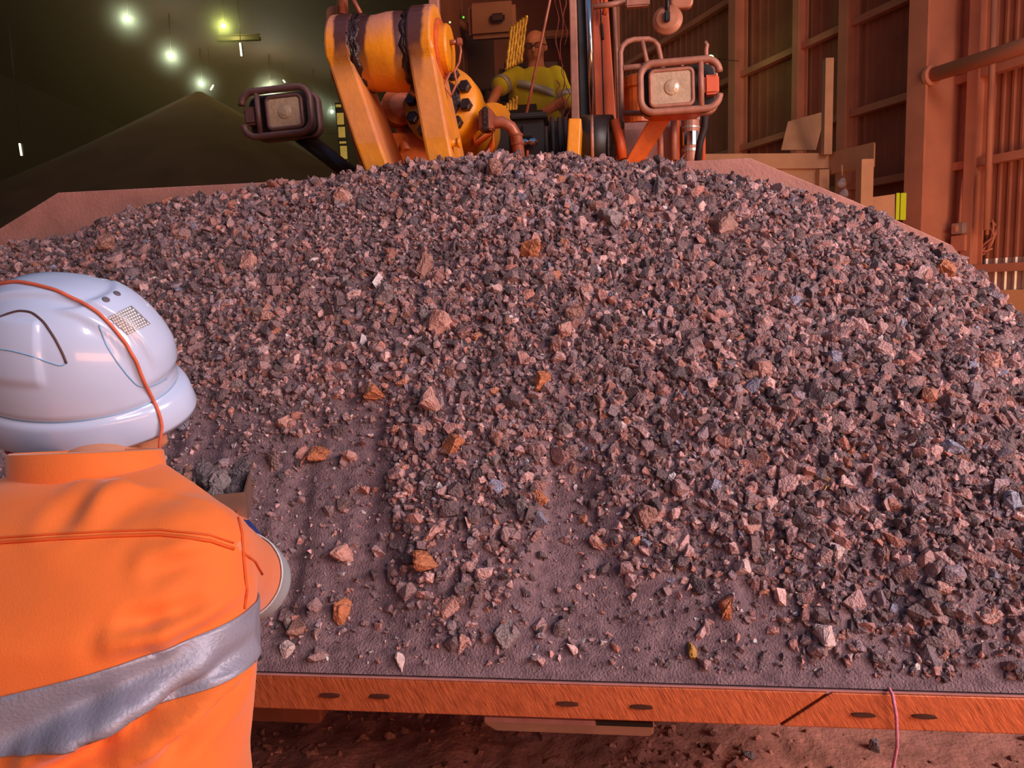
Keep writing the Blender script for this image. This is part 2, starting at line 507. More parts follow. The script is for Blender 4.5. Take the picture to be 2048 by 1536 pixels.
# ------------------------------------------------------------------ lamps in the haze
m_house = mat('lamp_housing', (46, 36, 26), 0.5, 0.3)
m_dustball = bpy.data.materials.new('dust_round_the_lamp'); m_dustball.use_nodes = True
_t = m_dustball.node_tree
for n in list(_t.nodes): _t.nodes.remove(n)
_o = _t.nodes.new('ShaderNodeOutputMaterial'); _v = _t.nodes.new('ShaderNodeVolumeScatter')
_v.inputs['Color'].default_value = (.80, 1.0, .84, 1); _v.inputs['Density'].default_value = 0.10; _v.inputs['Anisotropy'].default_value = 0.2
_c = _t.nodes.new('ShaderNodeTexCoord'); _l = _t.nodes.new('ShaderNodeVectorMath'); _l.operation = 'LENGTH'
_m = _t.nodes.new('ShaderNodeMapRange'); _m.inputs[1].default_value = 2.2; _m.inputs[2].default_value = 0.0
_p = _t.nodes.new('ShaderNodeMath'); _p.operation = 'POWER'; _p.inputs[1].default_value = 2.5
_q = _t.nodes.new('ShaderNodeMath'); _q.operation = 'MULTIPLY'; _q.inputs[1].default_value = 0.22
_t.links.new(_c.outputs['Object'], _l.inputs[0]); _t.links.new(_l.outputs['Value'], _m.inputs[0]); _t.links.new(_m.outputs[0], _p.inputs[0])
_t.links.new(_p.outputs[0], _q.inputs[0]); _t.links.new(_q.outputs[0], _v.inputs['Density'])
_t.links.new(_v.outputs[0], _o.inputs['Volume'])
def flood(px, py, y, col, power, label, estr=90, rad=0.13):
    c = at_y(px, py, y)
    e_ = empty('flood_lamp', c, label, 'lamp', )
    lens = mat('lit_lamp_lens', (255, 255, 240), 0.3, 0, 0, emit=col, estr=estr)
    d = nrm(EYE - c)
    MB().lathe([(rad * .5, 0.35), (rad, 0.1), (rad * 1.05, 0.0)], c + d * 0.0, -d, 16).build('reflector', m_house, e_)
    MB().lathe([(rad * .95, 0.0), (rad * .8, 0.05), (rad * .3, 0.08)], c + d * 0.0, d, 16).build('lens', lens, e_)
    MB().cyl(c - d * 0.2, np.array([c[0], c[1] + .2, 21.45]) if y > 30 else c + WIN * -.9 - d * .6, 0.03 if y > 30 else .008, 8).build('bracket', m_house, e_)
    l = bpy.data.lights.new('flood_lamp_light', 'POINT'); l.energy = power; l.color = lin(((255, 244, 130) if col == YW else (255, 246, 206)) if y > 30 else (190, 255, 150)); l.shadow_soft_size = 0.12
    if y > 30:
        hb_ = MB(); hr = 2.5
        ball_v = []
        us_, vs_b = np.linspace(0, 2 * PI, 20, endpoint=False), np.linspace(-PI / 2 + .02, PI / 2 - .02, 12)
        hb_.grid(lambda u, v: c + d * .3 + hr * np.array([math.cos(u) * math.cos(v), math.sin(u) * math.cos(v), math.sin(v)]), us_, vs_b, True)
        hb_.f.append(list(range(20))[::-1]); hb_.sm.append(True); hb_.f.append([hb_.n - 20 + k for k in range(20)]); hb_.sm.append(True)
        tag(hb_.build('dust_haze', m_dustball, None, c), 'glow of dust around the ' + label, 'haze', None, 'stuff')
    lo = bpy.data.objects.new('flood_lamp_light', l); COL.objects.link(lo); lo.location = Vector(d * 0.35); lo.parent = e_
    return e_
GW = (214, 255, 214); YW = (255, 250, 120)
flood(255, 38, 46, GW, 230, 'topmost white floodlamp of the row in the dark haze')
flood(447, 52, 47, YW, 230, 'yellow floodlamp above the conveyor gantry')
flood(342, 112, 53, GW, 260, 'white floodlamp just above the stockpile peak')
flood(403, 167, 60, GW, 200, 'white floodlamp between the stockpile peak and the left headlamp')
flood(541, 181, 62, (255, 250, 214), 520, 'brightest floodlamp glowing right above the left headlamp', 120, .16)
flood(629, 208, 66, GW, 90, 'small floodlamp just off the right edge of the left headlamp guard', 60, .1)
flood(664, 223, 69, GW, 60, 'tiny floodlamp beside the yellow lit strip', 90, .13)
flood(1421, 117, 20, (150, 255, 130), 5, 'greenish lamp glowing beside the right headlamp pole', 40, .09)
m_tube = mat('lit_fluorescent_tube', (255, 255, 230), 0.3, 0, 0, emit=(255, 250, 205), estr=3.0)
def tubelamp(px0, py0, px1, py1, y, label):
    a, b = at_y(px0, py0, y), at_y(px1, py1, y)
    e_ = empty('tube_lamp', (a + b) / 2, label, 'lamp')
    MB().cyl(a, b, 0.05, 8).build('tube', m_tube, e_)
    MB().cyl(a + Y3 * .12, np.array([a[0], a[1] + .12, 21.45]), 0.02, 6).build('drop_rod', m_house, e_)
    MB().box((a + b) / 2 + np.array([0, .12, 0]), (0.16, 0.08, np.linalg.norm(b - a) * 1.05), None).build('batten', m_house, e_)
tubelamp(480, 86, 483, 112, 47, 'upright fluorescent tube under the yellow floodlamp')
tubelamp(421, 180, 427, 170, 60, 'short slanted fluorescent tube beside the third white floodlamp')
tubelamp(39, 287, 43, 311, 44, 'lone fluorescent tube low at the left of the dark bay')
tubelamp(566, 160, 570, 165, 64, 'short bright tube to the right above the brightest floodlamp')
# gantry beam by the yellow lamp
g0 = MB(); g0.box(at_y(478, 78, 48), (2.6, 0.3, 0.22), None, 0); g0.box(at_y(478, 70, 48.2), (2.6, 0.08, 0.08), None, 0)
tag(g0.build('gantry_beam', m_house), 'dark conveyor gantry beam below the yellow floodlamp', 'beam')
# strip of lit translucent panes between the levers and the dark bay
m_pane = mat('lit_yellow_pane', (190, 150, 60), 0.5, 0, 0.35, 8, emit=(176, 146, 62), estr=0.55)
st = empty('lit_window_strip', at_y(683, 350, 30), 'tall strip of lit yellow panes beside the left lever plate', 'window')
for (y0, y1) in ((209, 214), (226, 249), (254, 275), (283, 287), (292, 318), (322, 334), (340, 348)):
    ym = (y0 + y1) / 2; xm = 678 + (ym - 209) * 0.1
    a, b = at_y(xm, y0, 30), at_y(xm, y1, 30)
    MB().box((a + b) / 2, (0.26, 0.04, a[2] - b[2]), None, 0).build('pane', m_pane, st)
a, b = at_y(678, 205, 30.1), at_y(691, 352, 30.1)
MB().prism([a - X3 * .17, a + X3 * .17, b + X3 * .17, b - X3 * .17], (0, .05, 0)).build('frame', m_house, st)

# dusty air inside the shed
hz = MB().box((-14, 50.2, 10.6), (54, 82, 21.2), None)
vm = bpy.data.materials.new('dusty_air'); vm.use_nodes = True
vt = vm.node_tree
for n in list(vt.nodes): vt.nodes.remove(n)
vo = vt.nodes.new('ShaderNodeOutputMaterial'); vp = vt.nodes.new('ShaderNodeVolumeScatter')
vp.inputs['Color'].default_value = (1.0, 0.70, 0.33, 1); vp.inputs['Density'].default_value = 0.0036
vp.inputs['Anisotropy'].default_value = 0.6
vt.links.new(vp.outputs[0], vo.inputs['Volume'])
hzo = hz.build('dust_haze', vm); hzo['kind'] = 'stuff'
tag(hzo, 'dusty haze filling the dark shed behind the loader', 'haze')
# ------------------------------------------------------------------ wheel loader
ZL = 0.98
L1 = at_z(490, 1351, ZL); L2 = at_z(2048, 1397, ZL)
EX = nrm(L2 - L1); EY = np.array([-EX[1], EX[0], 0.0])
AX = (EX, EY, Z3)
UC = -0.08
def B(u, v, z): return L1 + EX * u + EY * v + Z3 * (z - ZL)
def at_v(px, py, v):
    d = ray(px, py); return EYE + d * (((L1 + EY * v - EYE) @ EY) / (d @ EY))
def uvz(P):
    P = np.asarray(P); return (P - L1) @ EX, (P - L1) @ EY, P[2]

loader = empty('wheel_loader', B(UC, 3.2, 0), 'yellow and orange wheel loader holding a heaped bucket of ore', 'loader')
VB = 1.55
U0, U1 = UC - 2.12, UC + 2.12
# bucket shell
bk = MB()
prof = [(0.02, .965), (0.6, .82), (0.95, .76), (1.25, .80), (1.5, 1.0), (1.6, 1.35), (VB + .02, 1.83)]
th = 0.04
inner = [B(0, v, z) for v, z in prof]
V, F = [], []
for (v, z) in prof: V += [B(U0, v, z), B(U1, v, z)]
n = len(prof)
for i in range(n - 1): F.append((2*i, 2*i+1, 2*i+3, 2*i+2))
V2 = []
for i, (v, z) in enumerate(prof):
    a = np.array(prof[max(0, i-1)]); c = np.array(prof[min(n-1, i+1)]); t = (c - a) / np.linalg.norm(c - a)
    nv, nz = t[1], -t[0]
    V2 += [B(U0, v + nv * th, z + nz * th), B(U1, v + nv * th, z + nz * th)]
o = len(V)
V += V2
for i in range(n - 1): F.append((o+2*i, o+2*i+2, o+2*i+3, o+2*i+1))
F += [(0, 1, o+1, o), (2*n-2, o+2*n-2, o+2*n-1, 2*n-1)]
for s_ in (0, 1):
    for i in range(n - 1): F.append((2*i+s_, 2*i+2+s_, o+2*i+2+s_, o+2*i+s_))
bk.add(V, F)
bucket = bk.build('bucket', m_bucket, loader)
# spill guard with the cut corners
gz = 2.232
poly = [(-1.482, gz), (1.319, gz), (1.689, 2.061), (U1, 1.885), (U1, 1.75), (U0, 1.75), (U0, 1.885)]
MB().prism([B(u, VB, z) for u, z in poly], EY * 0.035).build('spill_guard', m_bucket, bucket, bevel=0.004)
for uu in (U0, U1 - 0.035):
    pl = [(0.05, .95), (0.05, 1.0), (VB, 1.885), (1.62, 1.35), (1.5, 1.0), (1.25, .8), (.95, .76), (.6, .82)]
    MB().prism([B(uu, v, z) for v, z in pl], EX * 0.035).build('side_plate', m_bucket, bucket)
# cutting edge: three bolted segments, front face ground bright by the ore
m_edge = mat('ground_cutting_edge', (146, 66, 34), 0.42, 0.4, 0.1, 40, 0.25, 60, col2=(212, 112, 66), stretch=((1.0, 1.0, 0.06), (0.0, 1.05, 0.0)))
m_edge_top = mat('dusty_edge_top', (190, 140, 140), 0.7, 0.1, 0.1, 20)
eh = 0.064
seams = []
for (px_t, px_b) in ((1660, 1560),):
    seams.append((uvz(at_v(px_t, 1386, 0))[0], uvz(at_v(px_b, 1443, -0.02))[0]))
ua, ub = seams[0]
def edge_seg(ut0, ub0, ut1, ub1):
    V = []
    for (v, z) in ((0, ZL), (-0.012, ZL - eh), (0.10, ZL - eh - 0.02), (0.10, ZL - 0.005)):
        f = 0 if z > ZL - eh / 2 else 1
        V += [B((ut0, ub0)[f], v, z), B((ut1, ub1)[f], v, z)]
    return MB().add(V, [(0,1,3,2),(2,3,5,4),(4,5,7,6),(6,7,1,0),(0,2,4,6),(1,7,5,3)])
es = []
es.append(edge_seg(U0, U0, ua - .004, ub - .004).build('cutting_edge', m_edge, bucket, bevel=0.002))
es.append(edge_seg(ua + .004, ub + .004, U1, U1).build('cutting_edge', m_edge, bucket, bevel=0.002))
MB().box(B(UC, 0.05, ZL - .001), (4.24, 0.09, 0.008), AX).build('edge_top_face', m_edge_top, bucket)
# bolt holes in the edge (flush dark countersinks)
hb = None
m_hole = mat('dark_bolt_hole', (70, 34, 22), 0.5)
for px, py in ((1283, 1413), (1135, 1407), (1726, 1429), (1848, 1432), (660, 1390), (760, 1392)):
    c = at_v(px, py, -0.008)
    mb = MB()
    V = [c - EY * 0.006 + EX * 0.022 * math.cos(a) + Z3 * 0.0032 * math.sin(a) for a in np.linspace(0, 2*PI, 14, endpoint=False)]
    V2 = [p + EY * 0.01 for p in V]
    mb.add(V + V2, [list(range(14))] + [(i, (i+1) % 14, 14+(i+1) % 14, 14+i) for i in range(14)])
    mb.build('bolt_hole', m_hole, bucket)
# wear shoes under the floor
def shoe(px0, px1, py0, py1, v, name, mtl, parent=bucket):
    a, b = at_v(px0, py0, v), at_v(px1, py0 + (px1 - px0) * .035, v)
    zb = at_v(px0, py1, v)[2]
    mb = MB()
    h = a[2] - zb
    mb.prism([a + Z3 * .12, b + Z3 * .12, b - Z3 * h * .85, b - EX * .01 - Z3 * h, a + EX * .03 - Z3 * h, a - Z3 * h * .6], EY * 0.35)
    return mb.build(name, mtl, parent, bevel=.006)
m_shoe = mat('pale_wear_plate', (176, 138, 118), 0.6, 0.1, 0.12, 10)
shoe(966, 1308, 1426, 1462, 0.30, 'wear_shoe', m_shoe)
a = at_v(970, 1434, .285); b = at_v(1190, 1442, .285)
MB().prism([a, b, b - Z3 * .012, a - Z3 * .012], EY * .04).build('wear_strip', m_edge_top, bucket)
a = at_v(1192, 1443, .285); b = at_v(1306, 1447, .285)
MB().prism([a, b, b - Z3 * .010, a - Z3 * .010], EY * .04).build('wear_strip', m_rubber, bucket)
shoe(300, 642, 1408, 1436, 0.34, 'wear_shoe', mat('rusty_wear_shoe', (120, 62, 36), .7, 0, .2, 9))

# --- tilt lever: two plates and the rod eye between them -------------------------------------------------
YL = 3.65
cp = at_y(784, 106, YL)                      # pin centre
s1 = YL / FPX * 1.03                          # metres per pixel there
XA = nrm(EX - Y3 * 0.02)
def lever_mat():
    m = mat('lever_paint', (240, 150, 8), 0.42, 0, 0.14, 7, 0.2, 45, dust=(216, 142, 122), dustamt=0.85)
    t = m.node_tree; N, L = t.nodes, t.links
    b = N['Principled BSDF']
    link0 = b.inputs['Base Color'].links[0].from_socket
    ge = N.new('ShaderNodeNewGeometry')
    fac = None
    no = N.new('ShaderNodeTexNoise'); no.inputs['Scale'].default_value = 5; no.inputs['Detail'].default_value = 3
    L.new(ge.outputs['Position'], no.inputs['Vector'])
    for pc_, w in ((cp + XA * (-58 * s1), 30 * s1), (cp + XA * (46 * s1), 30 * s1)):
        dp = N.new('ShaderNodeVectorMath'); dp.operation = 'DOT_PRODUCT'; dp.inputs[1].default_value = tuple(XA)
        L.new(ge.outputs['Position'], dp.inputs[0])
        sb_ = N.new('ShaderNodeMath'); sb_.operation = 'SUBTRACT'; sb_.inputs[1].default_value = float(pc_ @ XA); L.new(dp.outputs['Value'], sb_.inputs[0])
        ab = N.new('ShaderNodeMath'); ab.operation = 'ABSOLUTE'; L.new(sb_.outputs[0], ab.inputs[0])
        ad = N.new('ShaderNodeMath'); ad.operation = 'MULTIPLY_ADD'; ad.inputs[1].default_value = 0.09; L.new(no.outputs[0], ad.inputs[0]); L.new(ab.outputs[0], ad.inputs[2])
        mr = N.new('ShaderNodeMapRange'); mr.inputs[1].default_value = w + .048; mr.inputs[2].default_value = w + .036; L.new(ad.outputs[0], mr.inputs[0])
        if fac is None: fac = mr.outputs[0]
        else:
            mx_ = N.new('ShaderNodeMath'); mx_.operation = 'MAXIMUM'; L.new(fac, mx_.inputs[0]); L.new(mr.outputs[0], mx_.inputs[1]); fac = mx_.outputs[0]
    # grease only reaches a hand's breadth below the pin
    sz = N.new('ShaderNodeSeparateXYZ'); L.new(ge.outputs['Position'], sz.inputs[0])
    ad2 = N.new('ShaderNodeMath'); ad2.operation = 'MULTIPLY_ADD'; ad2.inputs[1].default_value = 0.3; L.new(no.outputs[0], ad2.inputs[0]); L.new(sz.outputs[2], ad2.inputs[2])
    mz = N.new('ShaderNodeMapRange'); mz.inputs[1].default_value = float(cp[2]) - .06; mz.inputs[2].default_value = float(cp[2]) + .16; L.new(ad2.outputs[0], mz.inputs[0])
    mm = N.new('ShaderNodeMath'); mm.operation = 'MULTIPLY'; L.new(fac, mm.inputs[0]); L.new(mz.outputs[0], mm.inputs[1])
    mx = N.new('ShaderNodeMix'); mx.data_type = 'RGBA'; mx.inputs[7].default_value = (*lin((92, 54, 50)), 1)
    L.new(mm.outputs[0], mx.inputs[0]); L.new(link0, mx.inputs[6]); L.new(mx.outputs[2], b.inputs['Base Color'])
    return m
m_lever = lever_mat()
lever = MB()
RB = 71 * s1
def lever_plate(x_in, x_out, top_c, low_dx, r):
    """side profile: round boss above, straight shank running down and forward; sheared along the pin axis"""
    prof = []
    for a in np.linspace(-0.15 * PI, 1.12 * PI, 22):
        prof.append((-r * math.cos(a), r * math.sin(a)))     # (fwd = towards camera negative?, up)
    # prof in (y toward the back, z up)
    fr, bkp = prof[0], prof[-1]
    P = [(y, z) for y, z in prof]
    P += [(0.16, -0.45), (0.10, -0.95), (-0.26, -0.95), (-0.235, -0.45)]
    V = []
    for xx in (x_in, x_out):
        for y, z in P:
            sh = low_dx * min(0, z + 0.05) / -0.9
            V.append(top_c + XA * (xx + sh) + EY * y + Z3 * z)
    n = len(P)
    F = [list(range(n))[::-1], list(range(n, 2*n))] + [(i, (i+1) % n, n+(i+1) % n, n+i) for i in range(n)]
    return MB().add(V, F)
lv = lever_plate(-106 * s1, -60 * s1, cp, 0.31, RB).build('tilt_lever_plate', m_lever, loader, bevel=0.012)
rv = lever_plate(44 * s1, 90 * s1, cp + Z3 * .005, 0.16, RB * 1.04).build('tilt_lever_plate', m_lever, loader, bevel=0.012)
# left lever's outer edge plate seen behind it
lever_plate(-113 * s1, -108 * s1, cp + EY * .12 - Z3 * .05, 0.29, RB).build('lever_side_plate', m_paint_dark, loader)
# web between the plates
wq = MB(); wq.box(cp + XA * 0.07 + EY * 0.02 - Z3 * 0.78, (0.36, 0.12, 0.5), (XA, EY, Z3)); wq.build('lever_web', m_paint_dark, loader, bevel=.01)
# rod eye drum
dr = MB()
RE = 66 * s1
prof = [(RE * .93, -54 * s1), (RE, -46 * s1), (RE * 1.0, -20 * s1), (RE * 1.05, 0), (RE * 1.05, 24 * s1), (RE, 36 * s1), (RE * .93, 44 * s1)]
dr.lathe(prof, cp + EY * 0.0, XA, 40)
drum = dr.build('rod_eye', m_lever, loader)
for p_ in drum.data.polygons: p_.use_smooth = len(p_.vertices) == 4
# squeezed-out grease rings in the gaps
for cx in (-56, 45):
    gr = MB()
    for k in range(4):
        pts = []
        for i in range(48):
            a = 2 * PI * i / 48
            rr = RE * (0.95 + 0.045 * rng.random())
            pts.append(cp + XA * (cx * s1 + 0.012 * (k - 1.5) + 0.008 * math.sin(i * 1.7 + k)) + (EY * math.cos(a) + Z3 * math.sin(a)) * rr)
        gr.tube(pts, [0.010 + 0.009 * rng.random() for _ in pts], 6, closed=True)
    gr.build('grease_ring', m_grease, loader)
# pin cap, grease fitting and hose on the right plate
fc = cp + XA * 90 * s1
MB().lathe([(RB * .74, -.01), (RB * .74, .012), (RB * .68, .02)], fc, XA, 32).build('pin_recess', m_paint_dark, loader)
pc_ = MB().lathe([(RB * .60, 0), (RB * .60, .045), (RB * .55, .055)], fc, XA, 32).build('pin_cap', m_paint, loader)
pq = fc + XA * .05 + Z3 * .02 - EY * .02
gf = MB(); gf.cyl(pq, pq + XA * .035, .012, 8); gf.box(pq + XA * .05, (.025, .03, .03), (XA, EY, Z3), .004)
gf.tube([pq + XA * .05, pq + XA * .055 - Z3 * .04, pq + XA * .045 - Z3 * .09, pq + XA * .02 - Z3 * .13, pq + XA * .03 - Z3 * .18, pq + XA * .0 - Z3 * .24, pq - XA * .03 - Z3 * .19, pq - XA * .0 - Z3 * .13], .006, 6)
gf.build('grease_line', m_pipe, pc_)
stp = at_y(905, 286, YL - .24)
sm_ = MB(); sm_.cyl(stp - XA * .06, stp + XA * .03, .018, 12); sm_.cyl(stp + XA * .022, stp + XA * .036, .023, 12)
sm_.build('stop_pin', m_paint, loader)

# --- tilt cylinder -----------------------------------------------------------------------------------------
ch = at_y(884, 212, 4.15)                      # head flange centre
cb_ = at_y(1000, 330, 5.0)
ca = nrm(cb_ - ch)
tl = MB().lathe([(0.10, -.04), (.205, -.03), (.21, .0), (.21, .09), (.185, .10), (.185, .95)], ch, ca, 36).build('tilt_cylinder', m_paint, loader)
for p_ in tl.data.polygons: p_.use_smooth = len(p_.vertices) == 4
rod_a = cp + EY * .1
MB().cyl(rod_a, ch, .075, 20).build('cylinder_rod', m_chrome, tl)
e1 = nrm(np.cross(Z3, ca)); e2 = np.cross(ca, e1)
MB().lathe([(.08, -.06), (.115, -.05), (.13, -.03), (.13, -.02)], ch, ca, 28).build('rod_gland', m_grease, tl)
for k in range(10):
    a = 2 * PI * k / 10 + .2
    c = ch + (e1 * math.cos(a) + e2 * math.sin(a)) * .163 - ca * .03
    mb = MB()
    mb.lathe([(.034, .0), (.034, -.03), (.028, -.036)], c, ca, 6)
    mb.build('head_bolt', m_grease, tl)
# clamp block and hydraulic elbow
cl = at_y(974, 243, 4.05)
MB().box(cl, (.075, .10, .105), (XA, EY, Z3), .008).build('port_block', m_pipe, tl)
MB().box(cl + XA * .0 - EY * .03, (.03, .09, .118), (XA, EY, Z3), .006).build('clamp_half', m_grease, tl)
MB().tube([at_y(962, 248, 4.1), at_y(985, 246, 4.05), at_y(1006, 244, 4.05), at_y(1022, 254, 4.05), at_y(1033, 272, 4.06), at_y(1037, 300, 4.1), at_y(1042, 360, 4.15)], .031, 14).build('elbow_pipe', m_pipe, tl)
for q in ((1033, 271, 4.06), (1036, 288, 4.08)):
    c = at_y(*q); MB().lathe([(.033, -.006), (.036, 0), (.033, .006)], c, (0.1, 0, -1), 16).build('pipe_band', m_pipe, tl)
MB().tube([at_y(958, 252, 4.15), at_y(944, 262, 4.2), at_y(950, 290, 4.25), at_y(986, 262, 4.2), at_y(984, 290, 4.25), at_y(962, 330, 4.3)], .02, 8).build('pipe_bracket', m_paint_dark, tl)
# machinery around the cylinder
MB().lathe([(.12, 0), (.12, .5)], at_y(985, 244, 4.75), (.15, 1, -.1), 24).build('yellow_cowl', m_paint, loader)
va = MB(); va.box(at_y(1060, 285, 4.55), (.18, .25, .28), AX, .01); va.box(at_y(1060, 240, 4.5), (.21, .25, .03), AX, .006)
va.box(at_y(1055, 262, 4.42), (.06, .03, .07), AX, .006)
vb = va.build('valve_box', m_black, loader)
MB().lathe([(.016, -.05), (.02, -.04), (.02, -.01), (.014, 0), (.021, .01), (.021, .04), (.012, .05)], at_y(1057, 284, 4.38), XA, 14).build('chrome_fitting', m_chrome, vb)
MB().box(at_y(1056, 312, 4.38), (.012, .02, .06), AX).build('orange_tag', m_amber, vb)
MB().box(at_y(1005, 300, 4.5), (.09, .06, .26), AX, .004).build('bracket_plate', m_black, loader)
for px in (1078, 1090, 1104, 1118, 1130):
    MB().tube([at_y(px, 236, 4.62), at_y(px + 2, 280, 4.55), at_y(px + 6, 345, 4.5)], .013, 8).build('hydraulic_hose', m_rubber, loader)
MB().box(at_y(1108, 300, 4.72), (.34, .03, .34), AX, .004).build('black_panel', m_black, loader)
# dark innards between the lever plates
inn = MB()
inn.lathe([(.06, 0), (.10, .02), (.10, .10), (.06, .12)], at_y(795, 225, 4.3), (0.3, -1, .1), 20)
inn.cyl(at_y(785, 190, 4.4), at_y(812, 305, 4.2), .035, 10)
inn.build('pivot_boss', m_paint_dark, loader)
for k in range(4):
    pts = [at_y(812 + 7 * k, 250 - 6 * k, 4.25), at_y(823 + 5 * k, 272 - 3 * k, 4.22), at_y(818 + 6 * k, 300, 4.2)]
    MB().tube(pts, .009, 7).build('pale_hose', m_chrome if k % 2 else m_rail, loader)
MB().tube([at_y(773, 180, 4.45), at_y(775, 215, 4.45), at_y(790, 260, 4.45)], .008, 6).build('grey_cable', m_chrome, loader)
MB().box(at_y(800, 325, 4.25), (.42, .1, .3), AX, .01).build('cross_member', m_paint_dark, loader)
MB().tube([at_y(812, 172, 4.3), at_y(860, 215, 4.35)], .03, 10).build('strut', m_black, loader)

# --- lift arm on the far side, front frame -------------------------------------------------------------
def pxbox(name, px0, px1, py0, py1, y, depth, mtl, dx_bot=0, parent=None, bev=.008):
    P = [at_y(px0, py0, y), at_y(px1, py0, y), at_y(px1 + dx_bot, py1, y), at_y(px0 + dx_bot, py1, y)]
    return MB().prism(P, EY * depth).build(name, mtl, parent or loader, bevel=bev)
pxbox('lift_arm', 1137, 1163, 236, 380, 4.0, .5, m_paint, -8)
MB().cyl(at_y(1165, 290, 4.45), at_y(1222, 290, 4.40), .165, 28).build('arm_pivot', m_black, loader)
for px in (1186, 1200, 1216):
    c = at_y(px, 292, 4.43); MB().lathe([(.168, -.008), (.172, 0), (.168, .008)], c, XA, 28).build('pivot_seal', m_rail if px == 1186 else m_rubber, loader)
MB().box(B(UC + .15, 2.95, 1.45), (1.7, 1.6, 1.5), AX, .03).build('front_frame', m_paint_dark, loader)
for k in (-1, 1):
    wb = MB()
    c = B(UC + k * 1.25, 3.5, .86)
    wb.lathe([(.30, -.27), (.45, -.29), (.66, -.29), (.82, -.24), (.88, -.12), (.88, .12), (.82, .24), (.66, .29), (.45, .29), (.30, .27)], c, EX, 40)
    w_ = wb.build('front_tyre', m_rubber, loader)
    MB().lathe([(.12, -.2), (.40, -.27), (.44, -.28), (.44, .28), (.40, .27), (.12, .2)], c, EX, 28).build('wheel_rim', m_paint, w_)
for k in (-1, 1):
    MB().box(B(UC + k * 1.22, 3.3, 2.03), (.72, 1.5, .42), AX, .06).build('front_fender', m_paint, loader)
MB().cyl(B(UC - 1.25, 3.5, .86), B(UC + 1.25, 3.5, .86), .14, 16).build('axle', m_black, loader)
for k in (-1, 1):
    MB().box(B(UC + k * .55, 2.0, 1.15), (.16, 2.0, .3), (EX, nrm(EY + Z3 * .25), np.cross(EX, nrm(EY + Z3 * .25))), .02).build('loader_arm', m_paint, loader)
MB().box(B(UC, 5.4, 1.6), (1.7, 3.4, 1.2), AX, .05).build('engine_hood', m_paint, loader)

# added fill light inside the cab, brightens the driver
dl = bpy.data.lights.new('cab_fill_light', 'POINT'); dl.energy = 3.0; dl.color = (1, .62, .34); dl.shadow_soft_size = .05
dlo = bpy.data.objects.new('cab_fill_light', dl); COL.objects.link(dlo); dlo.location = Vector(at_y(1085, -30, 5.15))
# --- headlamps -----------------------------------------------------------------------------------------------
m_lamp_house = mat('dusty_lamp_guard', (112, 78, 74), 0.45, 0.2, 0.1, 20, dust=(176, 130, 122), dustamt=0.4)
def rrect(c, w, h, r, ax, az, n=5):
    P = []
    for (sx, sz, a0) in ((1, 1, 0), (-1, 1, 90), (-1, -1, 180), (1, -1, 270)):
        for k in range(n + 1):
            a = math.radians(a0 + 90 * k / n)
            P.append(c + ax * (sx * (w/2 - r) + r * math.cos(a)) + az * (sz * (h/2 - r) + r * math.sin(a)))
    return P
def headlamp(c, y, w, h, lensw, lensh, lens_dx, side, guard_mat, tilt, name_parts=True):
    """c centre; side = +1 indicator to the right"""
    ax = nrm(EX + Z3 * tilt); az = np.cross(ax, EY); az = -az if az[2] < 0 else az
    hl = MB()
    c = c - EY * .0
    hl.prism(rrect(c - EY * .03 + ax * lens_dx, lensw * 1.12, lensh * 1.16, .03, ax, az), EY * .12)
    body = hl.build('headlamp', m_black, loader, bevel=.01)
    bz = MB(); ro = rrect(c - EY * .04 + ax * lens_dx, lensw * 1.08, lensh * 1.1, .025, ax, az)
    bz.tube(ro, .012, 8, closed=True); bz.prism(rrect(c - EY * .032 + ax * lens_dx, lensw * 1.1, lensh * 1.12, .03, ax, az), EY * .05)
    bz.build('bezel', guard_mat, body)
    ln = MB(); n_ = 8
    F = rrect(c - EY * .044 + ax * lens_dx, lensw, lensh, .02, ax, az)
    ln.prism(F, EY * .03)
    # moulded prisms of the lens
    # bulb bowl moulded into the glass
    ln.lathe([(lensh * .26, 0), (lensh * .22, -.006), (lensh * .10, -.012), (.004, -.013)], c - EY * .044 + ax * lens_dx, EY, 20)
    ln.build('lens', m_glass_lens, body)
    gd = MB()
    loop = rrect(c - EY * .06, w, h, .07, ax, az, 8)
    # the loop is open beside the indicator
    keep = [p for p in loop]
    i0 = max(range(len(loop)), key=lambda i: ((loop[i] - c) @ ax) * side - abs((loop[i] - c) @ az))
    rot_ = sorted(loop, key=lambda p: (math.atan2((p - c) @ az, ((p - c) @ ax) * side)) % (2 * PI))
    e0 = c - EY * .06 + ax * side * w / 2
    gd.tube([e0 + az * h * .23] + rot_ + [e0 - az * h * .23], .019, 10)
    gd.build('guard_loop', guard_mat, body)
    xd = side * (w * .27)
    MB().cyl(c - EY * .06 + ax * xd + az * h * .5, c - EY * .06 + ax * xd - az * h * .5, .015, 10).build('guard_bar', guard_mat, body)
    bx = MB(); bx.prism(rrect(c + EY * .015, w * .99, h * .99, .06, ax, az), EY * .10); bx.build('lamp_housing', m_black, body, bevel=.012)
    MB().prism(rrect(c + EY * .05 + ax * .01, w * 1.02, h * 1.04, .06, ax, az), EY * .06).build('housing_shell', guard_mat, body, bevel=.015)
    MB().box(c - EY * .0 + ax * side * (w * .41), (w * .19, .10, h * .40), (ax, EY, az), .012).build('indicator', m_amber if side > 0 else m_lamp_house, body)
    return body, ax, az
YH = 4.4
cL = at_y(562, 229, YH); mpp = YH / FPX * 1.02
hlL, axL, azL = headlamp(cL, YH, 132 * mpp, 82 * mpp, 62 * mpp, 52 * mpp, 13 * mpp, -1, m_lamp_house, .045)
MB().cyl(at_y(598, 268, YH + .12), at_y(720, 362, YH + .05), .048, 16).build('lamp_arm', m_black, loader)
MB().box(at_y(612, 266, YH + .12), (.13, .12, .08), AX, .015).build('arm_clamp', m_lamp_house, loader)
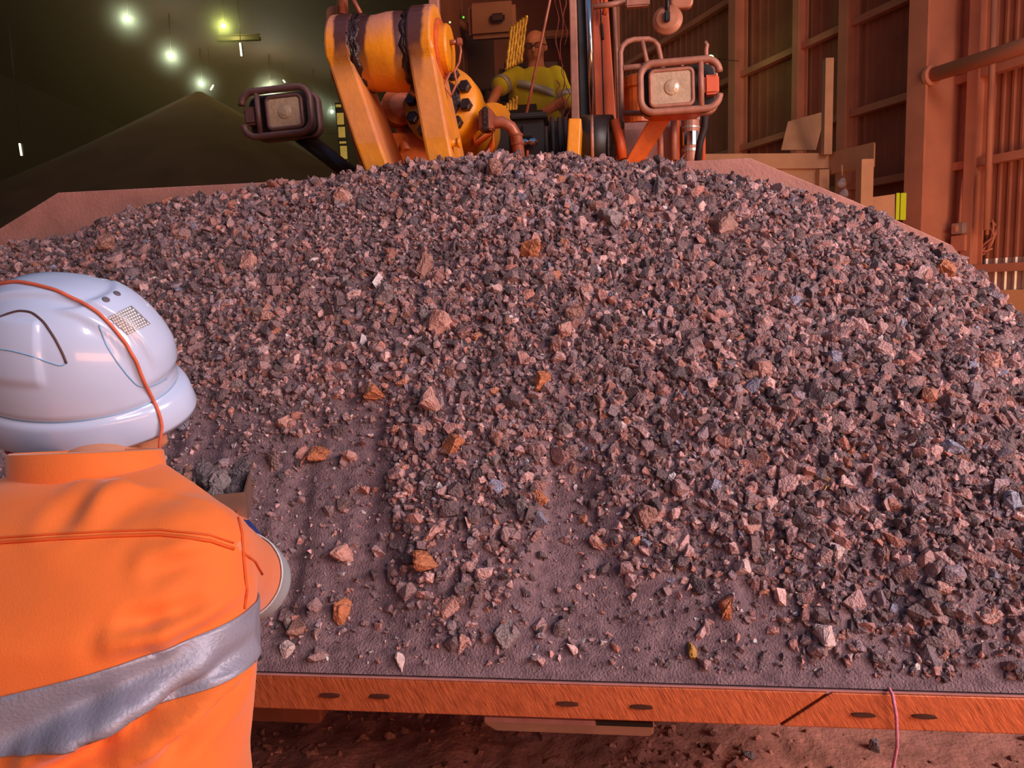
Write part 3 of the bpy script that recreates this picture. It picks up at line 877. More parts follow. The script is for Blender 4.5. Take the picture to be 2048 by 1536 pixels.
YR = 4.15
cR = at_y(1357, 178, YR); mpr = YR / FPX * 1.02
hlR, axR, azR = headlamp(cR, YR, 144 * mpr, 88 * mpr, 72 * mpr, 58 * mpr, -14 * mpr, 1, m_rail, .02)
P = [at_y(1306, 224, YR + .1), at_y(1352, 220, YR + .1), at_y(1290, 318, YR + .2), at_y(1238, 345, YR + .2)]
MB().prism(P, EY * .10).build('lamp_arm', m_paint_dark, loader, bevel=.01)
MB().box(at_y(1350, 230, YR + .05), (.26, .14, .03), AX, .006).build('lamp_bracket', m_cabpaint, loader)

# --- handrails, mirrors, receptacle on the right -----------------------------------------------------------
def rail(name, pts, y, r=.014, mtl=None, par=None):
    P = []
    for q in pts:
        P.append(at_y(q[0], q[1], y if len(q) < 3 else q[2]))
    return MB().tube(P, r, 8).build(name, mtl or m_rail, par or loader)
rail('hand_rail', [(1246, 330), (1243, 225), (1241, 105), (1245, 92), (1255, 83), (1268, 79), (1298, 78), (1309, 82), (1316, 92), (1320, 110), (1327, 150)], 4.5, .016)
rail('rail_stay', [(1284, 80), (1290, 108), (1298, 142)], 4.5, .014)
rail('rail_crossbar', [(1244, 137, 4.5), (1330, 127, 4.6), (1408, 118, 4.7)], 4.6, .018)
rail('rail_stay', [(1363, 122), (1364, 136)], 4.55, .012)
rail('rail_crossbar', [(1246, 226), (1300, 227)], 4.5, .016)
rail('beacon_pole', [(1413, 140), (1412, 100), (1414, 90), (1409, 84)], 4.3, .013)
rail('guard_post', [(1348, 225), (1348, 320)], 4.4, .019)
rail('guard_post', [(1320, 250), (1322, 330)], 4.4, .017)
rail('guard_post', [(1411, 222), (1409, 255), (1400, 285), (1394, 330)], 4.35, .02, m_rubber)
rail('grab_rod', [(1228, 8), (1234, 120), (1238, 250)], 4.9, .012)
mirc = at_y(1335, 41, 4.45)
md = nrm(np.array([-.25, -1, .15]))
m_mirback = mat('mirror_back', (186, 118, 86), 0.45, 0.1, 0.08, 20)
mir = MB().lathe([(.083, -.004), (.086, .004), (.083, .012), (.06, .03), (.02, .038)], mirc, md, 30).build('round_mirror', m_mirback, loader)
MB().cyl(mirc + md * .02, at_y(1335, -20, 4.42), .013, 10).build('mirror_stalk', m_black, mir)
MB().box(mirc + md * .045, (.03, .03, .06), AX, .006).build('mirror_clamp', m_black, mir)
MB().prism(rrect(at_y(1364, -6, 4.5), .13, .12, .035, EX, Z3), EY * .05).build('square_mirror', m_mirback, loader, bevel=.012)
MB().cyl(at_y(1186, 14, 4.6), at_y(1262, 3, 4.6), .017, 8).build('mirror_arm', m_rail, loader)
MB().box(at_y(1275, 6, 4.55), (.14, .05, .05), AX, .008).build('mirror_bracket', m_rail, loader)
# receptacle with bright bands
rc = at_y(1381, 272, 4.55)
rt = MB().lathe([(.045, -.17), (.052, -.14), (.052, .13), (.045, .14)], rc, Z3, 20).build('filter_canister', m_rail, loader)
for dz, mtl, h in ((.11, m_galv, .05), (.045, m_galv, .012), (-.02, m_chrome, .08), (-.085, m_galv, .02)):
    MB().lathe([(.053, -h/2), (.055, -h/2 + .002), (.055, h/2 - .002), (.053, h/2)], rc + Z3 * dz, Z3, 20).build('canister_band', mtl, rt)
for s_ in (-1, 1):
    MB().box(rc + EX * s_ * .075, (.02, .04, .36), AX, .004).build('canister_frame', m_cabpaint, loader)
MB().box(at_y(1310, 318, 4.9), (.5, .5, .38), AX, .05).build('fender', m_bucket, loader)
MB().lathe([(.03, 0), (.034, .006), (.0, .012)], at_y(1284, 312, 4.62), -EY, 14).build('fender_lamp', m_pale, loader)
MB().lathe([(.09, -.15), (.095, .06), (.11, .07), (.11, .13), (.07, .15)], at_y(1278, 200, 5.0), Z3, 22).build('air_precleaner', m_paint_dark, loader)
rail('foot_pipe', [(1228, 240), (1240, 285), (1245, 318)], 4.35, .03, m_cabpaint)
MB().box(at_y(1230, 252, 4.4), (.1, .08, .05), AX, .01).build('step_bracket', m_black, loader)

# --- cab -----------------------------------------------------------------------------------------------------
YC = 4.95
cab = MB()
cz = at_y(1010, 250, YC)[2]                     # windscreen sill height
ctop = cz + 1.75
cu0, cu1 = uvz(at_y(862, 200, YC))[0], uvz(at_y(1240, 200, YC))[0]
vC = uvz(at_y(1010, 200, YC))[1]
def K(u, v, z): return B(u, v, z)
m_cabin = mat('cab_lining', (120, 70, 40), 0.8, 0, 0.1, 6)
cab.box(K((cu0+cu1)/2, vC + .75, cz - .25), (cu1 - cu0, 1.5, .5), AX, .02)
cabo = cab.build('cab', m_cabpaint, loader)
MB().box(K((cu0+cu1)/2, vC + 1.52, cz + .87), (cu1 - cu0, .05, 1.75), AX).build('cab_rear_wall', m_cabin, cabo)
MB().box(K((cu0+cu1)/2, vC + .75, ctop + .05), (cu1 - cu0 + .2, 1.8, .12), AX, .03).build('cab_roof', m_cabpaint, cabo)
MB().box(K(cu0, vC + 1.0, cz + .87), (.04, 1.0, 1.75), AX).build('cab_side', m_cabin, cabo)
MB().box(K(cu1, vC + 1.0, cz + .87), (.04, 1.0, 1.75), AX).build('cab_side', m_cabin, cabo)
# front posts
def post(name, px0t, px1t, px0b, px1b, py0, py1, y, d, mtl):
    P = [at_y(px0t, py0, y), at_y(px1t, py0, y), at_y(px1b, py1, y), at_y(px0b, py1, y)]
    return MB().prism(P, EY * d).build(name, mtl, cabo, bevel=.008)
post('corner_post', 1182, 1208, 1189, 1234, -120, 262, YC + .05, .12, m_cabpaint)
post('screen_pillar', 1136, 1150, 1143, 1160, -120, 262, YC - .02, .06, m_rail)
post('screen_pillar', 1150, 1172, 1160, 1180, -120, 262, YC - .01, .06, m_black)
MB().cyl(at_y(1172, -120, YC - .04), at_y(1186, 240, YC - .04), .022, 12).build('bright_pillar_edge', m_chrome, cabo)
post('corner_seam', 1196, 1198, 1208, 1211, -120, 262, YC + .045, .01, m_black)
post('screen_pillar', 850, 872, 860, 880, -120, 60, YC - .02, .06, m_rail)
post('door_latch', 1201, 1206, 1204, 1209, 45, 78, YC + .03, .03, m_black)
MB().tube([at_y(1206, -30, YC - .02), at_y(1212, 10, YC - .03), at_y(1208, 30, YC - .02)], .016, 8).build('grab_handle', m_cabpaint, cabo)
# windscreen
gm = bpy.data.materials.new('brown_tinted_windscreen'); gm.use_nodes = True
gt = gm.node_tree
for n in list(gt.nodes): gt.nodes.remove(n)
go = gt.nodes.new('ShaderNodeOutputMaterial'); gmx = gt.nodes.new('ShaderNodeMixShader')
gtr = gt.nodes.new('ShaderNodeBsdfTransparent'); gtr.inputs[0].default_value = (.86, .76, .64, 1)
ggl = gt.nodes.new('ShaderNodeBsdfGlossy'); ggl.inputs['Roughness'].default_value = .06
gfr = gt.nodes.new('ShaderNodeFresnel'); gfr.inputs[0].default_value = 1.2
gt.links.new(gfr.outputs[0], gmx.inputs[0]); gt.links.new(gtr.outputs[0], gmx.inputs[1]); gt.links.new(ggl.outputs[0], gmx.inputs[2]); gt.links.new(gmx.outputs[0], go.inputs[0])
P = [at_y(868, -120, YC), at_y(1142, -120, YC), at_y(1150, 242, YC), at_y(868, 242, YC)]
MB().prism(P, EY * .008).build('windscreen', gm, cabo)
# dried mud runs on the glass
m_mud = mat('dried_mud_run', (120, 48, 28), 0.8, 0, 0.2, 20)
for k, (px, y0, y1) in enumerate(((1112, -60, 120), (1120, -80, 180), (1128, -60, 90), (1126, 130, 235), (1136, 170, 238), (1116, 160, 215))):
    pts = [at_y(px + 4 * math.sin(i * 1.3 + k) + (y - y0) * .02, y, YC - .004) for i, y in enumerate(np.linspace(y0, y1, 12))]
    MB().tube(pts, [0.002 + .003 * rng.random() for _ in pts], 5).build('mud_run', m_mud, cabo)
# wipers
rail('wiper_arm', [(1102, -30, YC - .06), (1100, 0, YC - .06), (1052, 232, YC - .05)], YC, .009, m_pipe, cabo)
rail('wiper_arm', [(888, 105, YC - .05), (930, 160, YC - .05), (972, 222, YC - .04)], YC, .014, m_black, cabo)
rail('wiper_blade', [(874, 60, YC - .04), (915, 150, YC - .03), (960, 225, YC - .03)], YC, .008, m_rubber, cabo)
# inside the cab
m_int = mat('cab_trim', (150, 100, 66), 0.7, 0, 0.1, 5)
m_intd = mat('dark_cab_trim', (70, 38, 20), 0.7, 0, 0.1, 5)
MB().box(at_y(985, 42, YC + 1.0), (.36, .1, .26), AX, .03).build('ceiling_console', m_int, cabo)
MB().box(at_y(995, 36, YC + .92), (.11, .03, .07), AX, .015).build('console_recess', m_intd, cabo)
MB().tube([at_y(905, 40, YC + 1.1), at_y(960, 70, YC + 1.05), at_y(1000, 62, YC + 1.0)], .035, 8).build('ceiling_duct', m_int, cabo)
MB().box(at_y(920, 110, YC + 1.2), (.06, .06, .9), AX, .01).build('rear_post', m_int, cabo)
MB().box(at_y(945, 120, YC + 1.42), (.36, .04, .5), AX, .01).build('rear_panel', m_intd, cabo)
MB().box(at_y(1110, 70, YC + 1.2), (.35, .06, .06), AX, .01).build('rear_crossbar', m_int, cabo)
for k, (px, py) in enumerate(((927, 35), (900, 45))):
    MB().lathe([(.006, 0), (.008, .004), (.004, .01)], at_y(px, py, YC + .4), -EY, 8).build('indicator_light', mat('lit_indicator_%s' % ('green', 'pale')[k], (120, 255, 120), .3, emit=((90, 255, 90), (220, 255, 220))[k], estr=1.2), cabo)
sw_ = []
sc_ = at_y(972, 225, YC + .28)
for i in range(28):
    a = 2 * PI * i / 28
    sw_.append(sc_ + EX * .19 * math.cos(a) + nrm(EY * .8 + Z3 * .45) * .19 * math.sin(a))
swo = MB().tube(sw_, .018, 8, closed=True); swo.cyl(sc_, sc_ - Z3 * .35 + EY * -.1, .03, 10)
swo.cyl(sw_[0], sw_[14], .012, 8)
swo.build('steering_wheel', m_black, cabo)
MB().box(at_y(1010, 236, YC + .12), (.5, .15, .14), AX, .04).build('dashboard', m_black, cabo)
# gold reflection in the windscreen, built as fluted strips inside the cab
m_gold = mat('fluted_gold_reflection', (236, 200, 90), 0.3, 0.25, 0.35, 30, 0.5, 60, )
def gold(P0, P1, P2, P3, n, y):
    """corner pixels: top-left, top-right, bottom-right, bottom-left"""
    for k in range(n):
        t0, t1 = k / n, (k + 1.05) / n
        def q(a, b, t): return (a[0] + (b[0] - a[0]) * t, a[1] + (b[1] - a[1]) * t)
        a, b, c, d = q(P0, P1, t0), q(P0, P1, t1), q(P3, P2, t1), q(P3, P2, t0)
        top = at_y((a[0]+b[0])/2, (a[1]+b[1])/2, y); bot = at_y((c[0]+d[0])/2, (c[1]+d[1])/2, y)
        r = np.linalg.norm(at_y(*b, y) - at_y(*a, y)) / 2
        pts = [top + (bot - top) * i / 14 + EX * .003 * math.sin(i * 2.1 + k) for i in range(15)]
        MB().tube(pts, [r * (.8 + .3 * rng.random()) for _ in pts], 6).build('gold_reflection_strip', m_gold, cabo)
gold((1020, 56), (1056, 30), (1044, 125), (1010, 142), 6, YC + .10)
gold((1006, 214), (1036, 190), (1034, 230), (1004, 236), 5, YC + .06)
# left exhaust, mirror frame and pipes above the lever
rail('exhaust_pipe', [(684, -40, 5.2), (686, 30, 5.2)], 5.2, .036, m_pipe)
rail('mirror_stay', [(696, -20, 5.1), (726, 36, 5.1)], 5.1, .016, m_pipe)
MB().prism(rrect(at_y(672, 44, 5.3), .14, .22, .05, EX, Z3), EY * .05).build('side_mirror', m_int, loader, bevel=.01)
# ------------------------------------------------------------------ ore heap in the bucket
VC_ = 1.30
SIL = [(-2.25, 1.74), (-1.9, 1.88), (-1.556, 1.975), (-1.302, 2.0), (-1.026, 2.085), (-.623, 2.145), (-.141, 2.19), (.229, 2.222), (.409, 2.22), (.847, 2.182),
       (1.437, 2.045), (1.699, 1.95), (1.927, 1.815), (2.05, 1.72), (2.2, 1.6)]
SU, SZ = np.array([p[0] for p in SIL]), np.array([p[1] for p in SIL])
def crest(u): return np.interp(u, SU, SZ)
def heap_base(u, v):
    u = np.asarray(u, float); v = np.asarray(v, float)
    t = np.clip(v / VC_, 0, 1)
    zc = crest(u)
    z = ZL + .004 + (zc - ZL) * (t + 0.16 * t * (1 - t))
    over = np.clip(v - VC_, 0, 1)
    z = z - over * 0.9 - over ** 2 * 1.2
    z = z - np.clip(np.abs(u - UC) - 2.08, 0, 9) * 1.1
    return z
# lower limit of the loose lumps: below it lies smoother fine ore raked into rills
BND_PX = [(380, 780), (500, 800), (620, 800), (700, 820), (760, 800), (805, 1120), (860, 1180), (960, 1130), (1050, 1150), (1105, 900), (1170, 890), (1210, 1040),
          (1320, 1080), (1450, 1060), (1520, 1160), (1650, 1230), (1800, 1260), (1950, 1280), (2100, 1300)]
def hit(px, py, fn=None):
    d = ray(px, py); fn = fn or heap_base
    lo = None
    for t in np.linspace(.9, 4.6, 420):
        P = EYE + d * t
        u, v, z = uvz(P)
        if v > -0.02 and z < fn(u, v):
            return P, u, v
    return None
bu, bs = [], []
for px, py in BND_PX:
    h_ = hit(px, py)
    if h_ is not None: bu.append(h_[1]); bs.append(h_[2] / VC_)
o_ = np.argsort(bu); bu, bs = np.array(bu)[o_], np.array(bs)[o_]
def dense(u, v):
    s = v / VC_
    b = np.interp(u, bu, bs)
    return sstep(-.10, .06, s - b + .10 * fbm(u * 6, v * 4, 3))
def heap_h(u, v):
    D = dense(u, v)
    z = heap_base(u, v)
    env = sstep(0.0, .12, v)
    rill = fbm(u * 7.5 + .35 * v, v * .55, 3)
    z = z + env * (.055 * rill * (1 - .45 * D) + .022 * fbm(u * 2.6 + 9, v * 2.6, 3) * D)
    z = z + env * (.011 * fbm(u * 24, v * 10, 3) + .0035 * fbm(u * 70, v * 50, 2))
    z = z + .016 * D * env
    return z

NU, NV = 520, 230
us = np.linspace(UC - 2.2, UC + 2.2, NU)
vv = np.concatenate([np.linspace(0.004, VC_, NV - 20), np.linspace(VC_ + .01, VB - .01, 20)])
UU, VV = np.meshgrid(us, vv)
ZZ = heap_h(UU, VV)
def bulk_mesh(name, V, Fi, col=None, smooth=False):
    """V (n,3), Fi (m,k) equal sized polygons"""
    me = bpy.data.meshes.new(name)
    m, k = Fi.shape
    me.vertices.add(len(V)); me.vertices.foreach_set('co', V.astype(np.float32).ravel())
    me.loops.add(m * k); me.loops.foreach_set('vertex_index', Fi.astype(np.int32).ravel())
    me.polygons.add(m)
    me.polygons.foreach_set('loop_start', np.arange(0, m * k, k, dtype=np.int32))
    me.polygons.foreach_set('use_smooth', np.full(m, smooth))
    if col is not None:
        a = me.color_attributes.new('rock_tint', 'FLOAT_COLOR', 'POINT')
        a.data.foreach_set('color', np.concatenate([col, np.ones((len(col), 1))], 1).astype(np.float32).ravel())
    me.update(calc_edges=True)
    me.validate()
    return me
HV = L1 + UU.ravel()[:, None] * EX + VV.ravel()[:, None] * EY
HV[:, 2] = ZZ.ravel()
idx = np.arange(NU * len(vv)).reshape(len(vv), NU)
HF = np.stack([idx[:-1, :-1], idx[:-1, 1:], idx[1:, 1:], idx[1:, :-1]], -1).reshape(-1, 4)
HORG = B(UC, .7, ZL)
me = bulk_mesh('fine_ore', HV - HORG, HF, smooth=True)
me.materials.append(m_fines)
fine = tag(link('fine_ore', me, None, HORG), 'dark purplish fine ore filling the loader bucket, raked into rills near the lip', 'ore', kind='stuff')

# ---- angular lumps ----
def hull(n, flat=(1, .8, .6), seed=0, sub=False):
    r = np.random.default_rng(seed)
    p = r.normal(size=(n, 3)); p /= np.linalg.norm(p, axis=1)[:, None]
    p = np.sign(p) * np.abs(p) ** .7
    p *= (.86 + .2 * r.random((n, 1))) * np.array(flat)
    bm = bmesh.new()
    for q in p: bm.verts.new(q)
    bmesh.ops.convex_hull(bm, input=bm.verts[:])
    bmesh.ops.delete(bm, geom=[v for v in bm.verts if not v.link_faces], context='VERTS')
    if sub:
        bmesh.ops.bevel(bm, geom=bm.edges[:], offset=.05, segments=1, affect='EDGES')
    bmesh.ops.triangulate(bm, faces=bm.faces[:])
    if sub:
        bmesh.ops.subdivide_edges(bm, edges=[e for e in bm.edges if e.calc_length() > .35], cuts=1)
        bmesh.ops.triangulate(bm, faces=bm.faces[:])
        for v in bm.verts:
            v.co += Vector(r.normal(size=3) * .035)
    bm.normal_update()
    bm.verts.index_update()
    V = np.array([v.co for v in bm.verts]); F = np.array([[v.index for v in f.verts] for f in bm.faces])
    bm.free()
    return V, F
FL = [(1, .8, .7), (1, .75, .55), (1, .65, .5), (1, .9, .45), (1, .5, .4), (1, .85, .8)]
SHAPES = [hull(13 + i % 5, FL[i % 6], 100 + i) for i in range(30)]
CHIPS = [hull(7, FL[i % 6], 300 + i) for i in range(16)]

def rand_rot(n):
    q = rng.normal(size=(n, 4)); q /= np.linalg.norm(q, axis=1)[:, None]
    w, x, y, z = q.T
    return np.stack([np.stack([1-2*(y*y+z*z), 2*(x*y-z*w), 2*(x*z+y*w)], -1), np.stack([2*(x*y+z*w), 1-2*(x*x+z*z), 2*(y*z-x*w)], -1),
                     np.stack([2*(x*z-y*w), 2*(y*z+x*w), 1-2*(x*x+y*y)], -1)], 1)
PAL = np.array([lin(c) for c in ((144, 118, 120), (118, 99, 102), (164, 132, 132), (180, 132, 126), (192, 154, 152), (190, 132, 118), (152, 134, 142), (98, 84, 88), (222, 182, 178), (190, 128, 102), (210, 200, 204), (152, 154, 178))])
PW = np.array([.18, .17, .17, .12, .12, .035, .09, .09, .04, .010, .006, .006]); PW /= PW.sum()
def scatter(pos, size, shapes):
    n = len(pos)
    R = rand_rot(n)
    which = rng.integers(0, len(shapes), n)
    tint = PAL[rng.choice(len(PAL), n, p=PW)] * rng.uniform(.8, 1.5, (n, 1)) * np.array([1.03, .98, .97])
    Vs, Fs, Cs, off = [], [], [], 0
    for k, (bv, bf) in enumerate(shapes):
        ii = np.where(which == k)[0]
        if not len(ii): continue
        X = np.einsum('nij,vj->nvi', R[ii], bv) * size[ii][:, None, None] + pos[ii][:, None, :]
        nv = len(bv)
        Fs.append((bf[None] + (off + np.arange(len(ii)) * nv)[:, None, None]).reshape(-1, 3))
        Vs.append(X.reshape(-1, 3)); Cs.append(np.repeat(tint[ii], nv, 0)); off += len(ii) * nv
    return np.concatenate(Vs), np.concatenate(Fs), np.concatenate(Cs)

def surf_pts(n, f):
    """n random points on the heap, kept with probability f(u, v)"""
    u = rng.uniform(UC - 2.14, UC + 2.14, n); v = rng.uniform(.02, VC_ + .16, n)
    k = rng.random(n) < f(u, v)
    u, v = u[k], v[k]
    P = L1 + u[:, None] * EX + v[:, None] * EY
    P[:, 2] = heap_h(u, v)
    return P, u, v
NRM = nrm(-EY * .75 + Z3)
# lumps
P, u, v = surf_pts(68000, lambda u, v: dense(u, v) * .92 + (1 - dense(u, v)) * .075 * (1 + sstep(.0, .4, fbm(u * 8, v * 1.2, 2)) * 7))
big = fbm(u * 1.7 + 3, v * 1.7, 3)
sz = np.exp(rng.normal(0, .42, len(P))) * (.0092 + .0028 * big + .0016 * sstep(.2, 1.6, u))
sz = np.clip(sz, .004, .028)
P += NRM * (sz * .25)[:, None]
V1, F1, C1 = scatter(P, sz, SHAPES)
# chips and grit lying on the fines
P, u, v = surf_pts(90000, lambda u, v: (1 - dense(u, v)) * (.22 + .5 * sstep(0, .5, fbm(u * 8, v * 2.0, 3))) + .25 * dense(u, v))
sz2 = np.clip(np.exp(rng.normal(0, .5, len(P))) * .0046, .002, .012)
P += NRM * (sz2 * .2)[:, None]
PWK = PW; PW = PW * np.where(np.arange(len(PW)) % 3 == 1, 2.0, 1.0); PW[8] *= 4; PW[10] *= 4; PW = PW / PW.sum()
V2, F2, C2 = scatter(P, sz2, CHIPS); C2 = np.minimum(C2 * 1.3, .9); PW = PWK
LV = np.concatenate([V1, V2]); LF = np.concatenate([F1, F2 + len(V1)]); LC = np.concatenate([C1, C2])
me = bulk_mesh('loose_ore_gravel', LV - HORG, LF, LC)
me.materials.append(m_ore)
tag(link('loose_ore_gravel', me, None, HORG), 'countless small brown and grey ore pieces covering the heap in the loader bucket', 'gravel', kind='stuff')
print('gravel tris', len(LF))

# ---- the larger lumps, one object each ----
HERO = []
for i in range(24):
    hv, hf = hull(14 + i % 6, FL[i % 6], 500 + i, sub=True)
    HERO.append((hv, hf))
HMESH = {}
def hero_mesh(k, tint):
    key = (k, tint)
    if key not in HMESH:
        hv, hf = HERO[k]
        r = np.random.default_rng(k)
        c = np.tile(np.array(lin(tint)), (len(hv), 1)) * (.9 + .2 * r.random((len(hv), 1)))
        m_ = bulk_mesh('ore_lump', hv, hf, c)
        m_.materials.append(m_lump)
        HMESH[key] = m_
    return HMESH[key]
def lump(P, size, k, tint, label, group='ore lumps on the heap', sink=.25, rot=None, name='ore_lump'):
    o = bpy.data.objects.new(name, hero_mesh(k, tint))
    COL.objects.link(o)
    o.location = Vector(np.asarray(P) + NRM * size * (.5 - sink))
    o.rotation_euler = rot if rot is not None else tuple(rng.uniform(0, 6.28, 3))
    o.scale = (size,) * 3
    WPOS[o.name] = np.asarray(o.location)
    return tag(o, label, 'rock', group)
PINK, PALE, DARK, ORNG, BLUE, BRWN, YEL, GREY = (210, 156, 144), (234, 206, 202), (112, 98, 102), (200, 122, 82), (166, 168, 190), (166, 120, 108), (212, 160, 76), (152, 134, 134)
NAMED = [  # px, py, size in px, tint, shape, label
    (861, 808, 48, PINK, 0, 'big pinkish block at the top of the left central rill'),
    (836, 866, 32, PINK, 3, 'rounded pink lump just below the big pinkish block'),
    (1241, 860, 28, PALE, 5, 'very pale pink rounded lump on the middle of the heap'),
    (1308, 826, 34, DARK, 2, 'dark standing block right of the very pale lump'),
    (1628, 803, 46, DARK, 9, 'large dark flat slab with layered top, right half of the heap'),
    (1898, 905, 40, BLUE, 7, 'blue-grey plate-like lump near the right side of the heap'),
    (1802, 652, 24, BLUE, 4, 'pale bluish angular lump high on the right shoulder of the heap'),
    (1640, 955, 32, YEL, 10, 'yellow ochre sliver among pink stones, right of centre'),
    (1083, 770, 40, ORNG, 1, 'orange-bottomed lump just right of the heap centre'),
    (1128, 668, 36, PINK, 6, 'rough pink lump above the orange-bottomed one'),
    (1112, 700, 42, BRWN, 8, 'long brown lump leaning below the rough pink one'),
    (1258, 407, 32, PINK, 12, 'smooth rounded pinkish lump near the crest, right of middle'),
    (1190, 424, 30, BRWN, 11, 'upright brown rounded stone left of the smooth crest lump'),
    (1224, 446, 52, GREY, 14, 'long flat greyish slab below the upright brown stone'),
    (1062, 506, 38, ORNG, 17, 'orange-brown block below the crest, middle of the heap'),
    (1440, 462, 56, BRWN, 13, 'wide brown overhanging lump on the right of the crest'),
    (1316, 384, 40, GREY, 15, 'grey flat-topped slab just under the crest'),
    (1360, 334, 34, DARK, 16, 'dark round stone against the pink spill guard'),
    (216, 498, 40, BRWN, 18, 'large brown boulder on the left shoulder of the heap'),
    (232, 428, 34, BRWN, 20, 'brown rounded stone standing out on the left skyline of the heap'),
    (690, 1112, 46, PINK, 19, 'pale pink wedge in the smooth fines right of the elbow'),
    (850, 1128, 52, ORNG, 21, 'large orange and pink block low in the left central rill'),
    (870, 1068, 40, PINK, 22, 'rough pink lump above the large orange block'),
    (1456, 1222, 44, ORNG, 2, 'tall orange block standing in the lower fines'),
    (1382, 1307, 34, YEL, 9, 'tan flat stone near the lip of the bucket, right of centre'),
    (1648, 1280, 44, PALE, 0, 'rough pale pink lump near the lip on the right'),
    (1018, 1272, 46, GREY, 3, 'grey-pink broad slab lying on the fines above the lip'),
    (926, 1290, 34, PINK, 8, 'pink sliver beside the grey-pink slab above the lip'),
    (806, 1330, 36, PALE, 10, 'pale pink slanted stone touching the lip'),
    (596, 1262, 38, BRWN, 12, 'brown rough stone in the dark fines at the left'),
    (577, 1302, 28, PALE, 6, 'pale crumbly stone near the shirt hem'),
    (1480, 1140, 40, PALE, 7, 'crumbly whitish lump with powder around it'),
    (1290, 1040, 44, BRWN, 11, 'brown two-tone block on the fines right of centre'),
    (1196, 1092, 36, PINK, 4, 'pinkish block below the crust of small lumps'),
    (1668, 1104, 34, PALE, 13, 'pale pink rounded stone in the lower right lumps'),
    (1196, 812, 34, BRWN, 15, 'brown flat-faced stone left of the very pale lump'),
    (1412, 872, 0, PINK, 16, ''),
    (880, 655, 46, PINK, 17, 'slanted pink slab on the upper left of the heap'),
    (500, 530, 42, PINK, 19, 'pink overhanging lump at the top of the left gully'),
    (850, 545, 48, BRWN, 22, 'striped brown block on the upper middle of the heap'),
    (770, 596, 36, GREY, 5, 'greyish cracked block left of the upper middle'),
    (536, 636, 26, PINK, 1, 'small pink flat-faced stone in the left gully'),
    (990, 345, 46, BRWN, 14, 'layered brown lump on the crest under the hydraulic elbow'),
    (1035, 358, 28, BLUE, 4, 'bluish flake just under the crest'),
    (690, 402, 38, PINK, 18, 'pink upright lump near the left part of the crest'),
    (700, 920, 38, PINK, 20, 'pink knobbly stone in the fines left of the rill'),
    (640, 912, 36, ORNG, 21, 'orange-sided stone half buried beside the pink knobbly one'),
    (745, 795, 36, ORNG, 23, 'orange-cornered lump at the head of the smooth rill'),
    (1078, 1000, 34, ORNG, 12, 'orange block at the right edge of the central lump bank'),
    (1018, 960, 0, GREY, 9, ''),
    (1880, 552, 40, ORNG, 23, 'split orange-edged shell of rock high on the right'),
    (1725, 395, 0, DARK, 3, ''),
    (1880, 610, 44, GREY, 16, 'grey ridged slab below the split orange-edged rock'),
    (1982, 735, 46, PINK, 8, 'pinkish wedge at the right edge of the heap'),
    (1760, 735, 40, GREY, 10, 'dark grey rounded lump on the right shoulder'),
    (1523, 745, 34, PINK, 5, 'pinkish cone-shaped stone right of the middle'),
    (2020, 1010, 44, BLUE, 7, 'bluish broad lump at the far right edge'),
    (1250, 752, 36, GREY, 2, 'grey oblong stone below the middle of the heap'),
    (1690, 1195, 0, PINK, 6, ''),
    (1500, 1062, 36, PINK, 0, 'pink pointed stone at the edge of the right lump bank'),
    (1975, 1235, 40, PINK, 20, 'pink log-shaped stone lying low on the right'),
    (1880, 1185, 36, PINK, 13, 'pink angular stone among small lumps, lower right'),
    (690, 1228, 40, ORNG, 15, 'orange-shadowed stone low on the left fines'),
    (900, 1220, 40, PINK, 1, 'pink ragged stone midway along the lower fines'),
    (1150, 634, 36, BRWN, 21, 'reddish brown round-topped stone above the rough pink lump'),
    (905, 895, 40, ORNG, 6, 'orange block under the pink boulder bank'),
    (575, 850, 30, PINK, 11, 'pink slab left of the smooth rill'),
]
for px, py, s_, tint, k, lab in NAMED:
    if s_ == 0: continue
    h_ = hit(px, py, heap_h)
    if h_ is None: continue
    P, u, v = h_
    dist = (P - EYE) @ FWD
    lump(P, .72 * s_ * dist / FPX, k, tint, lab)
TINTS = [DARK, BRWN, PINK, GREY, DARK, BRWN, (140, 112, 106), (124, 104, 106)]
nh = 0
while nh < 236:
    u = rng.uniform(UC - 1.9, UC + 2.0); v = rng.uniform(.05, VC_)
    if rng.random() > .25 + .75 * float(dense(u, v)): continue
    P = B(u, v, 0); P[2] = float(heap_h(u, v))
    q = proj(P)
    if not (0 < q[0] < 2048 and 300 < q[1] < 1400) or (q[0] < 540 and q[1] > 880): continue
    s_ = .017 + .011 * rng.random() ** 2
    ti = int(rng.integers(0, len(TINTS)))
    tone = ('dark', 'brown', 'pinkish', 'grey', 'dark', 'brown', 'brown', 'dark')[ti]
    zone = ('left shoulder' if u < -.55 else 'right shoulder' if u > 1.1 else 'middle') if v > .65 else ('lower left' if q[0] < 850 else 'lower right' if q[0] > 1450 else 'lower middle')
    lump(P, s_, int(rng.integers(0, 24)), TINTS[ti], '%s egg-sized ore lump lying loose on the %s of the bucket heap' % (tone, zone), '%s ore lumps on the %s of the heap' % (tone, zone), .3)
    nh += 1

